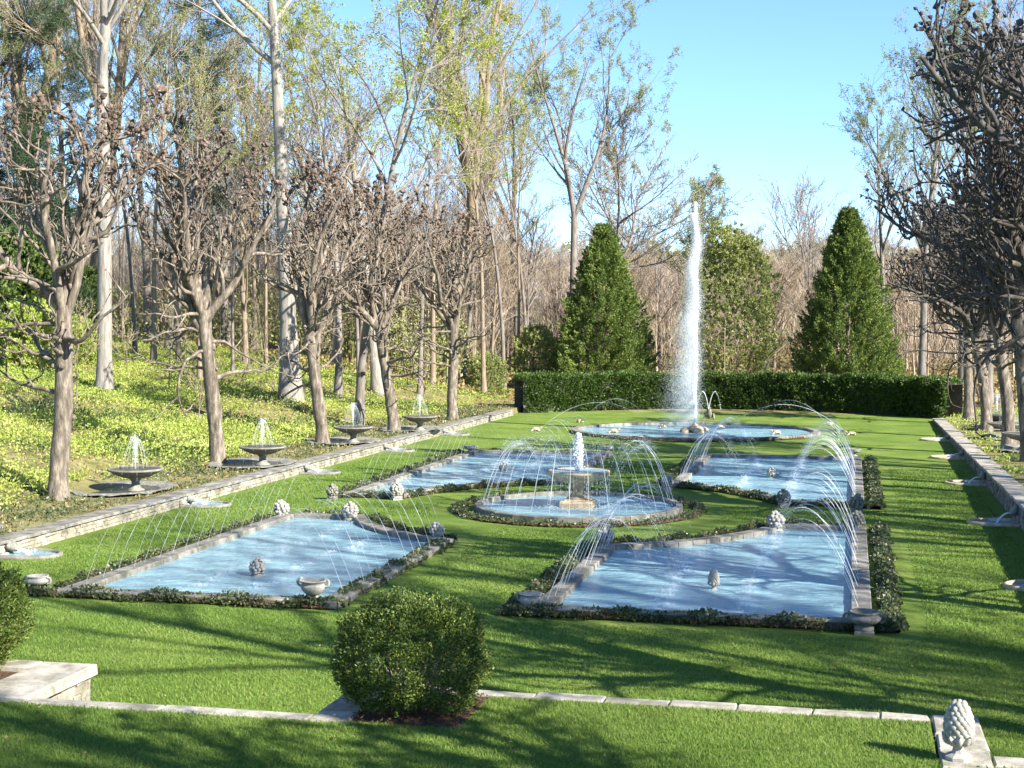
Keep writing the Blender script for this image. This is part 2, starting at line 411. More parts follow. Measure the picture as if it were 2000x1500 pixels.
# foreground terrace: turf behind a stone edge with projecting beds
def terrace():
    m = MB()
    def slab(x0, x1, y0, y1, z=TZ):
        V, F = box(x0, x1, y0, y1, -0.3, z); m.add(V, F)
    slab(-30, 14, -6, 17.66)
    slab(-6.22, 1.02, 17.66, 19.32)
    slab(-30, -11.55, 17.66, 19.3)
    tag(m.build("terrace_lawn", M['lawn']), kind='structure')
    g = np.random.default_rng(3)
    def run(m, x0, x1, y0, y1, z0, z1, L, along='x', jit=0.012):
        a0, a1 = (x0, x1) if along == 'x' else (y0, y1)
        t = a0
        while t < a1 - 0.05:
            l = min(L * g.uniform(0.75, 1.25), a1 - t)
            if a1 - t - l < 0.35 * L: l = a1 - t
            e = g.normal(0, jit); dz = g.normal(0, jit * 0.4)
            if along == 'x': V, F = bevel_box(t, t + l - 0.012, y0 + e, y1 + e, z0, z1 + dz, 0.02, 0.006, g)
            else: V, F = bevel_box(x0 + e, x1 + e, t, t + l - 0.012, z0, z1 + dz, 0.02, 0.006, g)
            m.add(V, F); t += l
    def wall_face(m, x0, x1, y0, y1, z0, z1, ax):
        """courses of rough stones on a face"""
        z = z0
        while z < z1 - 0.03:
            h = min(g.uniform(0.09, 0.16), z1 - z)
            t = x0 if ax == 'x' else y0; e1 = x1 if ax == 'x' else y1
            while t < e1 - 0.02:
                l = min(g.uniform(0.2, 0.5), e1 - t); o = g.uniform(-0.02, 0.02)
                if ax == 'x': V, F = bevel_box(t, t + l - 0.015, y0 - o, y1 + o, z, z + h - 0.012, 0.015, 0.006, g)
                else: V, F = bevel_box(x0 - o, x1 + o, t, t + l - 0.015, z, z + h - 0.012, 0.015, 0.006, g)
                m.add(V, F); t += l
            z += h
    # left: edge stones between the two beds
    t = empty("terrace_edge", (-8.5, 17.75, 0), "long pale stone edging between the left bed and the round bush", "stone edging")
    m = MB(); run(m, -10.70, -6.72, 17.62, 17.88, 0.72, TZ + 0.03, 2.4); m.build("edging_stone", M['stone'], t, (8.5, -17.75, 0))
    m = MB(); wall_face(m, -10.7, -6.72, 17.66, 17.82, 0, 0.72, 'x'); m.build("stone_face", M['rubble'], t, (8.5, -17.75, 0))
    # left planting bed with its coping
    t = empty("stone_bed_wall", (-11.1, 18.5, 0), "low stone wall with pale coping slabs under the bush at left", "wall")
    m = MB(); run(m, -11.6, -10.74, 17.62, 19.62, TZ - 0.07, TZ + 0.075, 1.4, 'y'); run(m, -30, -11.61, 17.62, 17.95, TZ - 0.07, TZ + 0.05, 1.6); run(m, -30, -11.61, 19.2, 19.6, TZ - 0.07, TZ + 0.07, 1.6)
    m.build("coping", M['stone'], t, (11.1, -18.5, 0))
    m = MB(); wall_face(m, -11.0, -10.82, 17.7, 19.55, 0, TZ - 0.08, 'y'); wall_face(m, -30, -10.82, 19.4, 19.55, 0, TZ - 0.08, 'x'); m.build("stone_face", M['rubble'], t, (11.1, -18.5, 0))
    # middle bed edging
    t = empty("terrace_edge", (-2.5, 19.5, 0), "long stone edging from the round bush to the pine cone finial", "stone edging")
    m = MB(); run(m, -6.72, -6.2, 17.62, 19.6, 0.72, TZ + 0.03, 1.0, 'y'); run(m, -6.18, 1.02, 19.36, 19.64, 0.72, TZ + 0.03, 1.1, 'x', 0.02)
    m.build("edging_stone", M['stone'], t, (2.5, -19.5, 0))
    m = MB(); wall_face(m, -6.66, 1.5, 19.44, 19.58, 0, 0.72, 'x'); wall_face(m, -6.64, -6.4, 17.7, 19.43, 0, 0.72, 'y'); m.build("stone_face", M['rubble'], t, (2.5, -19.5, 0))
    t = empty("terrace_pier", (1.3, 18.6, 0), "paved stone strip carrying the pine cone finial at bottom right", "stone edging")
    m = MB(); run(m, 1.04, 1.62, 17.3, 19.66, 0.72, TZ + 0.035, 0.8, 'y'); run(m, 1.64, 9, 17.5, 17.86, 0.72, TZ + 0.03, 1.3)
    m.build("paving_slab", M['stone'], t, (-1.3, -18.6, 0))
    m = MB(); wall_face(m, 1.4, 1.58, 17.7, 19.43, 0, 0.72, 'y'); wall_face(m, 1.64, 9, 17.66, 17.8, 0, 0.72, 'x'); m.build("stone_face", M['rubble'], t, (-1.3, -18.6, 0))
    # mulch
    def mulch(x0, x1, y0, y1, z):
        xs = np.linspace(x0, x1, 30); ys = np.linspace(y0, y1, 30); X, Y = np.meshgrid(xs, ys)
        e = np.minimum(np.minimum(X - x0, x1 - X), np.minimum(Y - y0, y1 - Y))
        Z = z + 0.05 * sstep(0, 0.4, e) + g.normal(0, 0.006, X.shape)
        V = np.stack([X, Y, Z], -1).reshape(-1, 3); b = np.arange(29)[:, None] * 30 + np.arange(29)[None]
        mm = MB(); mm.add(V, np.stack([b, b + 1, b + 31, b + 30], -1).reshape(-1, 4), 0, True)
        n = 900
        P = np.stack([g.uniform(x0, x1, n), g.uniform(y0, y1, n), np.full(n, z + 0.05)], -1)
        Vl, Fl = leaves(P, np.tile([[0, 0, 0.1]], (n, 1)), 0.06, 0.02, g, 1.0); mm.add(Vl, Fl)
        tag(mm.build("soil", M['soil']), kind='structure')
    mulch(-6.2, -4.75, 17.72, 19.3, TZ + 0.004); mulch(-30, -11.62, 17.97, 19.18, TZ + 0.004)
terrace()

# ------------------------------------------------------------------ retaining walls of the lawn
def retaining_wall(name, label, xf, side, y0, y1, hfun, cw, mats, seed):
    """xf: face towards the lawn; side: -1 wall body to the left, +1 to the right"""
    g = np.random.default_rng(seed)
    t = empty(name, (xf, (y0 + y1) / 2, 0), label, "wall")
    off = (-xf, -(y0 + y1) / 2, 0)
    m = MB(); y = y0
    while y < y1 - 0.1:
        l = min(g.uniform(1.2, 2.0), y1 - y); h = float(hfun(y + l / 2)); dz = g.normal(0, 0.006)
        a, b = sorted((xf - side * 0.07, xf + side * cw))
        V, F = bevel_box(a + g.normal(0, .006), b, y, y + l - 0.015, h - 0.075 + dz, h + dz, 0.015, 0.004, g); m.add(V, F); y += l
    m.build("coping", mats[0], t, off)
    m = MB()
    z = -0.02; c = 0
    hm = float(max(hfun(y0), hfun(y1)))
    while z < hm - 0.08:
        hc = g.uniform(0.07, 0.13); y = y0
        while y < y1:
            l = g.uniform(0.16, 0.5); top = float(hfun(y + l / 2)) - 0.09
            if z < top - 0.02:
                zt = min(z + hc, top) - 0.012
                o = g.uniform(-0.015, 0.03)
                a, b = sorted((xf - side * o, xf + side * 0.25))
                V, F = bevel_box(a, b, y, y + l - 0.014, z, zt, 0.012, 0.008, g); m.add(V, F)
            y += l
        z += hc
    m.build("stones", mats[1], t, off)
    m = MB(); a, b = sorted((xf + side * 0.06, xf + side * 0.3))
    ys = np.linspace(y0, y1, 30)
    for k in range(29):
        h = float(min(hfun(ys[k]), hfun(ys[k + 1]))) - 0.1
        V, F = box(a, b, ys[k] + 0.001, ys[k + 1] - 0.001, -0.1, h); m.add(V, F)
    m.build("wall_core", M['mortar'], t, off)
retaining_wall("retaining_wall", "long low rubble stone wall with grey coping along the left of the lawn", LW, -1, 22, 92, lambda y: LWH + 0 * y, 0.62, (M['stone_grey'], M['rubble']), 1)
retaining_wall("retaining_wall", "shaded low stone wall with pale coping along the right of the lawn", RW, 1, 22, 92.4, rwh, 0.62, (M['stone'], M['stone_grey']), 2)

# ------------------------------------------------------------------ pools
def offset_poly(P, d):
    P = np.asarray(P, float); n = len(P)
    e = nrm(np.roll(P, -1, 0) - P); nn = np.stack([e[:, 1], -e[:, 0]], -1)     # outward for ccw
    n0 = np.roll(nn, 1, 0); mm = nrm(n0 + nn); c = np.maximum((mm * nn).sum(1, keepdims=True), 0.35)
    return P + mm * d / c
def resample(P, step, closed=True):
    P = np.asarray(P, float); out = []
    n = len(P); 
    for i in range(n if closed else n - 1):
        a, b = P[i], P[(i + 1) % n]; k = max(1, int(round(np.linalg.norm(b - a) / step)))
        for j in range(k): out.append(a + (b - a) * j / k)
    if not closed: out.append(P[-1])
    return np.array(out)
def ngon(m, P, z, mi=0):
    bm = bmesh.new(); vs = [bm.verts.new((x, y, z)) for x, y in P]
    f = bm.faces.new(vs); bmesh.ops.triangulate(bm, faces=[f]); bm.verts.index_update()
    V = np.array([v.co[:] for v in bm.verts]); F = np.array([[v.index for v in f.verts] for f in bm.faces]); bm.free()
    m.add(V, F, mi)
def ring_slabs(m, P, w, z0, z1, g, gap=0.012, step=None):
    Q = offset_poly(P, w); n = len(P)
    for i in range(n):
        a, b = P[i], P[(i + 1) % n]; c, d = Q[(i + 1) % n], Q[i]
        L = max(np.linalg.norm(b - a), 1e-3); t = min(0.2, gap / L); dz = g.normal(0, 0.004)
        a2, b2 = a + (b - a) * t, b - (b - a) * t; d2, c2 = d + (c - d) * t, c - (c - d) * t
        bb = 0.02
        def ins(p, q): return p + nrm(q - p) * bb
        V = [[*a2, z0], [*b2, z0], [*c2, z0], [*d2, z0], [*a2, z1 - bb + dz], [*b2, z1 - bb + dz], [*c2, z1 - bb + dz], [*d2, z1 - bb + dz],
             [*ins(a2, d2), z1 + dz], [*ins(b2, c2), z1 + dz], [*ins(c2, b2), z1 + dz], [*ins(d2, a2), z1 + dz]]
        F = [[k + j, k + (j + 1) % 4, k + 4 + (j + 1) % 4, k + 4 + j] for k in (0, 4) for j in range(4)] + [[8, 9, 10, 11], [3, 2, 1, 0]]
        m.add(V, np.array(F))
EC = (-8.35, 45.8); ERX, ERY = 7.0, 8.3
def ell(x=None, y=None, sy=1, sx=1):
    if x is not None: return EC[1] + sy * ERY * math.sqrt(1 - ((x - EC[0]) / ERX) ** 2)
    return EC[0] + sx * ERX * math.sqrt(1 - ((y - EC[1]) / ERY) ** 2)
def arc(p0, p1, n=14):
    a0 = math.atan2((p0[1] - EC[1]) / ERY, (p0[0] - EC[0]) / ERX); a1 = math.atan2((p1[1] - EC[1]) / ERY, (p1[0] - EC[0]) / ERX)
    if a1 - a0 > PI: a1 -= 2 * PI
    if a0 - a1 > PI: a1 += 2 * PI
    return [(EC[0] + ERX * math.cos(a0 + (a1 - a0) * k / n), EC[1] + ERY * math.sin(a0 + (a1 - a0) * k / n)) for k in range(n + 1)]
XL0, XL1, XR0, XR1 = -16.42, -10.8, -5.95, 0.03
yFLb, yFRb, yBLf, yBRf = 42.0, 42.9, 48.2, 49.2
POOLS = {
 'FL': [(XL0, 29.4), (XL1, 29.4)] + arc((XL1, ell(x=XL1, sy=-1)), (ell(y=yFLb, sx=-1), yFLb)) + [(XL0, yFLb)],
 'FR': [(XR0, 29.7), (XR1, 29.7), (XR1, yFRb)] + arc((ell(y=yFRb, sx=1), yFRb), (XR0, ell(x=XR0, sy=-1))),
 'BL': [(XL0, yBLf)] + arc((ell(y=yBLf, sx=-1), yBLf), (XL1, ell(x=XL1, sy=1))) + [(XL1, 65.0), (XL0, 65.0)],
 'BR': [(XR1, yBRf), (XR1, 65.2), (XR0, 65.2)] + arc((XR0, ell(x=XR0, sy=1)), (ell(y=yBRf, sx=1), yBRf)),
}
WZ, CZ = 0.05, 0.17
def pool(key, label, P, cop_mat, w=0.42):
    g = np.random.default_rng(sum(map(ord, key)))
    P = np.array(P); c = P.mean(0)
    t = empty("garden_pool", (c[0], c[1], 0), label, "pool", "formal pools in the lawn")
    off = (-c[0], -c[1], 0)
    m = MB(); ring_slabs(m, resample(P, 0.95), w, 0.02, CZ, g); m.build("coping", M['stone_grey'], t, off)
    m = MB(); ngon(m, P, WZ); m.build("water", M['water'], t, off)
    # foam flecks and bubbles; the white streaks also stand in for sky glints
    m = MB(); lo, hi = P.min(0) + .5, P.max(0) - .5; nf = int((hi - lo).prod() * 2.2)
    fx, fy = g.uniform(lo[0], hi[0], nf), g.uniform(lo[1], hi[1], nf); cl = np.sin(fx * 1.1 + fy * .5) + np.sin(fy * .9 - fx * .6 + 2) + g.normal(0, .5, nf); kp = cl > .7
    if key == 'RD': kp &= ((fx - c[0]) / 5.7) ** 2 + ((fy - c[1]) / 5) ** 2 < 1
    elif key in POOLS: kp &= ((fx - EC[0]) / 7.4) ** 2 + ((fy - EC[1]) / 8.7) ** 2 > 1
    for x, y in zip(fx[kp], fy[kp]):
        k = 9; aa = np.arange(k) * 2 * PI / k + g.uniform(0, 1); L_ = g.uniform(.06, .3); W_ = L_ * g.uniform(.15, .45); rr = g.uniform(.4, 1, k)
        m.add(np.c_[x + L_ * rr * np.cos(aa), y + W_ * rr * np.sin(aa), np.full(k, WZ + .004)], np.arange(k).reshape(1, k))
        nb_ = 5; V, F = blobs(np.c_[x + g.normal(0, L_ * .6, nb_), y + g.normal(0, W_, nb_), np.full(nb_, WZ + .01)], g.uniform(.008, .02, nb_), OCT); m.add(V, F)
    tag(m.build("foam_glints", M['mist'], t, off), kind='stuff')
    m = MB(); Q = offset_poly(P, 0.03); n = len(Q)
    V = np.concatenate([np.c_[Q, np.full(n, -0.2)], np.c_[Q, np.full(n, CZ - 0.05)]]); i = np.arange(n)
    m.add(V, np.stack([i, i + n, (i + 1) % n + n, (i + 1) % n], -1)); m.build("basin_wall", M['stone_grey'], t, off)
    return t
pool('FL', "front left blue pool with a curved corner and two rows of thin jets", POOLS['FL'], M['stone'])
pool('FR', "front right blue pool with a pineapple ornament in its rippled water", POOLS['FR'], M['stone'])
pool('BL', "rear left blue pool behind the two-tier fountain", POOLS['BL'], M['stone'])
pool('BR', "rear right blue pool before the round pool", POOLS['BR'], M['stone'])
th = np.arange(56) * 2 * PI / 56
RC = (-8.25, 80.0)
roundP = np.stack([RC[0] + 6.3 * np.cos(th), RC[1] + 5.6 * np.sin(th)], -1)
pool('RD', "round blue pool at the far end with the tall jet in it", roundP, M['stone'], 0.4)

# ivy borders
def ivy(label, P, w, h, seed, dens=850, closed=False):
    g = np.random.default_rng(seed)
    P = resample(np.array(P, float), 0.4, closed)
    if closed: P = np.vstack([P, P[:1]])
    c = P.mean(0); m = MB()
    seg = np.linalg.norm(np.diff(P, axis=0), axis=1); L = seg.sum(); cum = np.r_[0, np.cumsum(seg)]
    n = int(L * w * dens * 1.25)
    s = g.uniform(0, L, n); k = np.clip(np.searchsorted(cum, s) - 1, 0, len(seg) - 1); f = (s - cum[k]) / seg[k]
    q = P[k] + (P[k + 1] - P[k]) * f[:, None]; e = nrm(P[k + 1] - P[k]); nn = np.stack([e[:, 1], -e[:, 0]], -1)
    ww = w * (0.72 + 0.18 * np.sin(s * 2.3 + seed) + 0.12 * np.sin(s * 5.1))
    u = g.uniform(-0.5, 0.5, n); pos = q + nn * (u * ww)[:, None]
    lump = 0.75 + 0.25 * np.sin(s * 3.7 + seed) + 0.2 * np.sin(s * 7.9 + u * 6)
    zz = h * lump * np.sqrt(np.maximum(0.08, 1 - (2 * u) ** 2)) * g.uniform(0.35, 1.05, n) + 0.02
    D = np.stack([nn[:, 0] * u * 2, nn[:, 1] * u * 2, np.full(n, 0.55)], -1)
    sz = g.uniform(0.045, 0.085, n)
    V, F = leaves(np.c_[pos, zz], D, sz, sz * 0.85, g, 0.55); m.add(V - [c[0], c[1], 0], F)
    # stems and shaded base
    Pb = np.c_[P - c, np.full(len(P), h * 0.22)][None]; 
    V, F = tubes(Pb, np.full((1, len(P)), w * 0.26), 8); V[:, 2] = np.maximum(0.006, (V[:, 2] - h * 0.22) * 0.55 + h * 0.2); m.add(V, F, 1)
    tag(m.build("ivy_border", [M['ivy'], M['soil']], None, (c[0], c[1], 0)), label, "ivy", "ivy borders round the pools")
def offp(pts, d):
    return [(x + dx * d, y + dy * d) for (x, y), (dx, dy) in pts]
aFL = arc((XL1, ell(x=XL1, sy=-1)), (ell(y=yFLb, sx=-1), yFLb)); aFR = arc((ell(y=yFRb, sx=1), yFRb), (XR0, ell(x=XR0, sy=-1)))
aBL = arc((ell(y=yBLf, sx=-1), yBLf), (XL1, ell(x=XL1, sy=1))); aBR = arc((XR0, ell(x=XR0, sy=1)), (ell(y=yBRf, sx=1), yBRf))
def inward(a, d): return [(EC[0] + (x - EC[0]) * (1 - d / 7.5), EC[1] + (y - EC[1]) * (1 - d / 7.5)) for x, y in a]
ivy("ivy along the front edge of the front left pool below the tall urn", [(-17.9, 29.15), (-10.6, 29.1)], 0.8, 0.2, 1)
ivy("ivy along the right edge of the front left pool", [(-10.62, 29.0), (-10.62, 38.3)], 0.75, 0.2, 2)
ivy("ivy along the left coping of the front left pool", [(-17.15, 29.6), (-17.15, 42.0)], 0.65, 0.2, 3)
ivy("ivy behind the curved coping of the front left pool", inward(aFL, 0.75) + [(-16.4, 42.75)], 0.6, 0.22, 4)
ivy("ivy along the front edge of the front right pool", [(-7.0, 29.35), (0.9, 29.35)], 0.8, 0.2, 5)
ivy("ivy hedge strip down the right side of the front right pool", [(0.82, 29.2), (0.82, 43.6)], 0.6, 0.2, 6)
ivy("ivy beside the left coping of the front right pool", [(-6.7, 29.6), (-6.7, 38.3)], 0.6, 0.24, 7)
ivy("ivy behind the curved coping of the front right pool", [(0.2, 43.75)] + inward(aFR, 0.8), 0.7, 0.24, 8)
ivy("ivy along the curved front edge of the rear left pool", [(-17.2, 47.8)] + inward(aBL, 0.35), 0.7, 0.2, 9)
ivy("ivy along the left coping of the rear left pool", [(-17.2, 48.0), (-17.2, 64.5)], 0.6, 0.22, 10)
ivy("ivy along the back of the rear left pool", [(-16.8, 65.9), (-11.2, 65.9)], 0.4, 0.13, 11)
ivy("ivy along the curved front edge of the rear right pool", inward(aBR, 0.3) + [(0.7, 48.8)], 0.75, 0.2, 12)
ivy("ivy down the right side of the rear right pool", [(0.82, 48.4), (0.82, 65.6)], 0.6, 0.2, 13)
ivy("ivy beside the left coping of the rear right pool", [(-6.7, 53.6), (-6.7, 64.8)], 0.5, 0.22, 14)
ivy("low ivy line along the front of the round pool", [(-14.0, 77.0), (-11.5, 74.5), (-8.2, 73.5), (-5, 74.5), (-2.4, 77)], 0.55, 0.16, 15, 160)
thc = np.arange(40) * 2 * PI / 40
CF = (-8.45, 46.25)
ivy("ivy ring round the low basin of the two-tier fountain", [(CF[0] + 3.85 * math.cos(a), CF[1] + 4.0 * math.sin(a)) for a in thc], 0.55, 0.17, 16, 330, True)

# ------------------------------------------------------------------ stone ornaments
def ped(m, w=0.2, h=0.12, mi=0):
    V, F = lathe([(w * 1.0, 0), (w * 1.0, h * 0.35), (w * 0.75, h * 0.5), (w * 0.55, h), (0.001, h)], 12); m.add(V, F, mi)
def urn_mesh(kind):
    m = MB()
    if kind == 'tall':
        pr = [(0.15, 0), (0.15, 0.035), (0.10, 0.05), (0.065, 0.09), (0.06, 0.12), (0.10, 0.14), (0.17, 0.19), (0.225, 0.26), (0.25, 0.33), (0.25, 0.35), (0.235, 0.355), (0.235, 0.40), (0.25, 0.41), (0.285, 0.435), (0.285, 0.455), (0.25, 0.455), (0.23, 0.40), (0.12, 0.34), (0.001, 0.33)]
        fl = lambda k, a: 1 + 0.05 * np.abs(np.cos(a * 9)) * ((k > 4) & (k < 9))
        top, hr, hx, hz = 0.43, 0.07, 0.285, 0.40
    elif kind == 'pot':
        pr = [(0.13, 0), (0.13, 0.04), (0.15, 0.05), (0.22, 0.13), (0.25, 0.22), (0.235, 0.28), (0.215, 0.30), (0.235, 0.325), (0.265, 0.345), (0.265, 0.37), (0.22, 0.37), (0.2, 0.31), (0.1, 0.27), (0.001, 0.26)]
        fl = lambda k, a: 1 + 0.05 * np.abs(np.cos(a * 8)) * ((k > 2) & (k < 6))
        top, hr, hx, hz = 0.33, 0.085, 0.26, 0.28
    elif kind == 'low':
        pr = [(0.17, 0), (0.17, 0.05), (0.11, 0.07), (0.11, 0.09), (0.22, 0.12), (0.285, 0.18), (0.29, 0.22), (0.25, 0.26), (0.235, 0.28), (0.27, 0.30), (0.275, 0.325), (0.23, 0.325), (0.2, 0.28), (0.1, 0.24), (0.001, 0.23)]
        fl = lambda k, a: 1 + 0.05 * np.abs(np.cos(a * 7)) * ((k > 3) & (k < 8))
        top, hr, hx, hz = 0.25, 0.07, 0.31, 0.21
    else:   # tazza
        pr = [(0.17, 0), (0.17, 0.06), (0.08, 0.09), (0.07, 0.16), (0.13, 0.19), (0.25, 0.24), (0.29, 0.29), (0.27, 0.33), (0.30, 0.36), (0.30, 0.385), (0.25, 0.385), (0.2, 0.33), (0.001, 0.30)]
        fl = lambda k, a: 1 + 0.05 * np.abs(np.cos(a * 7)) * ((k > 3) & (k < 8))
        top, hr, hx, hz = 0.3, 0.06, 0.32, 0.29
    V, F = lathe(pr, 40, fl); m.add(V, F, 0, True)
    hs = []
    for s in (-1, 1):
        h = MB()
        a = np.linspace(-PI * 0.55, PI * 0.75, 12)
        pts = np.stack([s * (hx - 0.02 + hr * np.cos(a)), np.zeros(12), hz + hr * 1.1 * np.sin(a)], -1)
        V, F = one_tube(pts, 0.026, 6); h.add(V, F, 0, True)
        Vb, Fb = blobs([[s * (hx - 0.03), 0, hz + hr]], 0.035, ICO[2]); h.add(Vb, Fb, 0, True); hs.append(h.mesh("handle", M['carved']))
    return (m.mesh("urn_body", M['carved']), hs[0], hs[1])
def fruit_mesh():
    g = np.random.default_rng(11); m = MB()
    C, rr = [], []
    for k in range(5):
        z = 0.14 + k * 0.085; rad = [0.15, 0.20, 0.205, 0.165, 0.09][k]; n = [8, 10, 10, 8, 4][k]
        for j in range(n):
            a = 2 * PI * j / n + k * 0.4 + g.normal(0, .1); C.append([rad * math.cos(a), rad * math.sin(a), z + g.normal(0, .012)]); rr.append(g.uniform(0.052, 0.072))
    C.append([0, 0, 0.52]); rr.append(0.065)
    V, F = blobs(C, rr, ICO[2], 0.03, g); m.add(V, F, 0, True)
    V, F = lathe([(0.05, 0.08), (0.15, 0.14), (0.16, 0.3), (0.1, 0.44), (0.001, 0.5)], 12); m.add(V, F, 0, True)
    p = MB(); V, F = lathe([(0.20, 0), (0.20, 0.05), (0.14, 0.06), (0.12, 0.09), (0.19, 0.13), (0.001, 0.13)], 16); p.add(V, F)
    return m.mesh("fruit", M['carved']), p.mesh("base", M['carved'])
def cone_mesh(leafy=True):
    """pine cone finial about 0.62 high on a turned neck"""
    g = np.random.default_rng(5); m = MB()
    def prof(t): return 0.185 * (max(0, 1 - ((t - .36) / .66) ** 2) ** .55 if t > .36 else (1 - ((.36 - t) / .52) ** 2) ** .5)
    V, F = lathe([(max(0.004, prof(t) * 0.95), 0.215 + 0.46 * t) for t in np.linspace(0, 1, 16)], 28); m.add(V, F, 0, True)
    rows = 9
    for k in range(rows):
        t = (k + 0.9) / (rows + .6); n = 12 if t < 0.72 else (9 if t < .88 else 6); r = prof(t); z = 0.215 + 0.46 * t
        a = 2 * PI * (np.arange(n) + 0.5 * (k % 2)) / n
        rad = min(PI * r / n * 1.14, .056)
        C = np.stack([(r - .02) * np.cos(a), (r - .02) * np.sin(a), np.full(n, z)], -1)
        V0, F0 = ICO[2]; B = np.sign(V0) * np.abs(V0) ** 1.15
        V, F = blobs(C, rad, (B, F0), .02, g, np.tile([[1.0, 1.0, .95]], (n, 1))); m.add(V, F, 0, True)
    V, F = blobs([[0, 0, .67]], .035, ICO[2]); m.add(V, F, 0, True)
    lf = MB()
    for j in range(10):
        a = 2 * PI * j / 10
        pts = [[(0.10 + 0.13 * s) * math.cos(a), (0.10 + 0.13 * s) * math.sin(a), 0.20 + 0.10 * s ** 1.6] for s in np.linspace(0, 1, 5)]
        V, F = one_tube(pts, [0.03, 0.045, 0.05, 0.04, 0.012], 6); lf.add(V, F, 0, True)
    p = MB(); V, F = lathe([(0.19, 0), (0.19, 0.045), (0.16, 0.06), (0.10, 0.085), (0.08, 0.13), (0.085, 0.17), (0.12, 0.20), (0.13, 0.22), (0.001, 0.22)], 8); p.add(V, F)
    return m.mesh("cone_scales", M['carved']), lf.mesh("leaf_collar", M['carved']), p.mesh("base", M['carved'])
def plinth_mesh():
    m = MB(); V, F = bevel_box(-.17, .17, -.17, .17, -.3, -0.002, .02, .004); m.add(V, F); return m.mesh("plinth", M['carved'])
PLINTH = plinth_mesh()
URN = {k: urn_mesh(k) for k in ('tall', 'pot', 'low', 'tazza')}
FRUIT = fruit_mesh(); CONE = cone_mesh()
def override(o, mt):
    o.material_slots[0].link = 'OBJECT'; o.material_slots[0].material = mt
def urn(kind, px, py, label, s=1.0, dark=False, z=0.09, rz=0.0):
    x, y = at(px, py, z)
    t = empty("garden_urn", (x, y, z), label, "urn", "stone urns at the pool corners", rz)
    t.scale = (s, s, s)
    for nme, me in zip(("urn_body", "handle", "handle", "plinth"), URN[kind] + (PLINTH,)):
        o = link(nme, me, t)
        if dark: override(o, M['carved_dark'])
def fruit(px, py, label, s=1.0, dark=False, z=0.07, grp="carved fruit finials at the pool corners"):
    x, y = at(px, py, z)
    t = empty("fruit_finial", (x, y, z), label, "finial", grp, rng.uniform(0, 6)); t.scale = (s, s, s)
    for nme, me in zip(("carved_fruit", "base", "plinth"), FRUIT + ((PLINTH,) if z > .05 else ())):
        o = link(nme, me, t)
        if dark: override(o, M['carved_dark'])
urn('low', 73, 1150, "squat stone urn at the near left corner of the front left pool", 0.92)
urn('tall', 612, 1176, "tall fluted stone urn in the ivy at the front left pool", 1.05)
urn('pot', 1037, 1190, "round-bellied stone urn with ring handles beside the front right pool", 0.9)
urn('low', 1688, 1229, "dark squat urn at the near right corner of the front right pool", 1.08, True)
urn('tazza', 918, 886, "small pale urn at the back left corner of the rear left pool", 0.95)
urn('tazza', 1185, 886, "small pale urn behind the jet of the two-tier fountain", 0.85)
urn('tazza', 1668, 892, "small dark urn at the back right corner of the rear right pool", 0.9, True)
fruit(550, 1011, "carved fruit finial at the back left corner of the front left pool", 0.96)
fruit(684, 1015, "carved fruit finial where the curved coping of the front left pool starts", 0.98)
fruit(853, 1052, "greyer carved fruit finial at the right end of the front left pool's curve", 0.85)
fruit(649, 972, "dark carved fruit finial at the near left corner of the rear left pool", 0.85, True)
fruit(775, 972, "carved fruit finial on the ivy before the rear left pool", 0.95)
fruit(1303, 955, "carved fruit finial at the left corner of the rear right pool", 0.9)
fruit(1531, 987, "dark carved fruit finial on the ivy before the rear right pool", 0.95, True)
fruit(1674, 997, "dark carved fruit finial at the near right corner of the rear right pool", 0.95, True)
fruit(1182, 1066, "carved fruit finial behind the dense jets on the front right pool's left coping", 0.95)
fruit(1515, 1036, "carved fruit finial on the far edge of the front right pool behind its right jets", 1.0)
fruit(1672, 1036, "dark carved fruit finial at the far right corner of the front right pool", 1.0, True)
G3 = "stone ornaments standing in the pools"
fruit(503, 1126, "heaped fruit ornament standing in the water of the front left pool", 0.78, False, 0.03, G3)
fruit(983, 922, "small fruit ornament standing in the rear left pool", 0.75, False, 0.03, G3)
fruit(1507, 934, "small fruit ornament standing in the rear right pool", 0.75, False, 0.03, G3)
def cone(px, py, z, label, s, grp, dark=False):
    x, y = at(px, py, z)
    t = empty("pine_cone_finial", (x, y, z), label, "finial", grp, 0.3); t.scale = (s * .84, s * .84, s)
    for nme, me in zip(("cone_scales", "leaf_collar", "base"), CONE):
        o = link(nme, me, t)
        if dark: override(o, M['carved_dark'])
cone(1872, 1483, TZ + 0.035, "large pale pine cone finial on the paved strip at bottom right", 1.0, None)
cone(1394, 1155, 0.0, "small pineapple ornament standing in the front right pool", 0.72, G3)

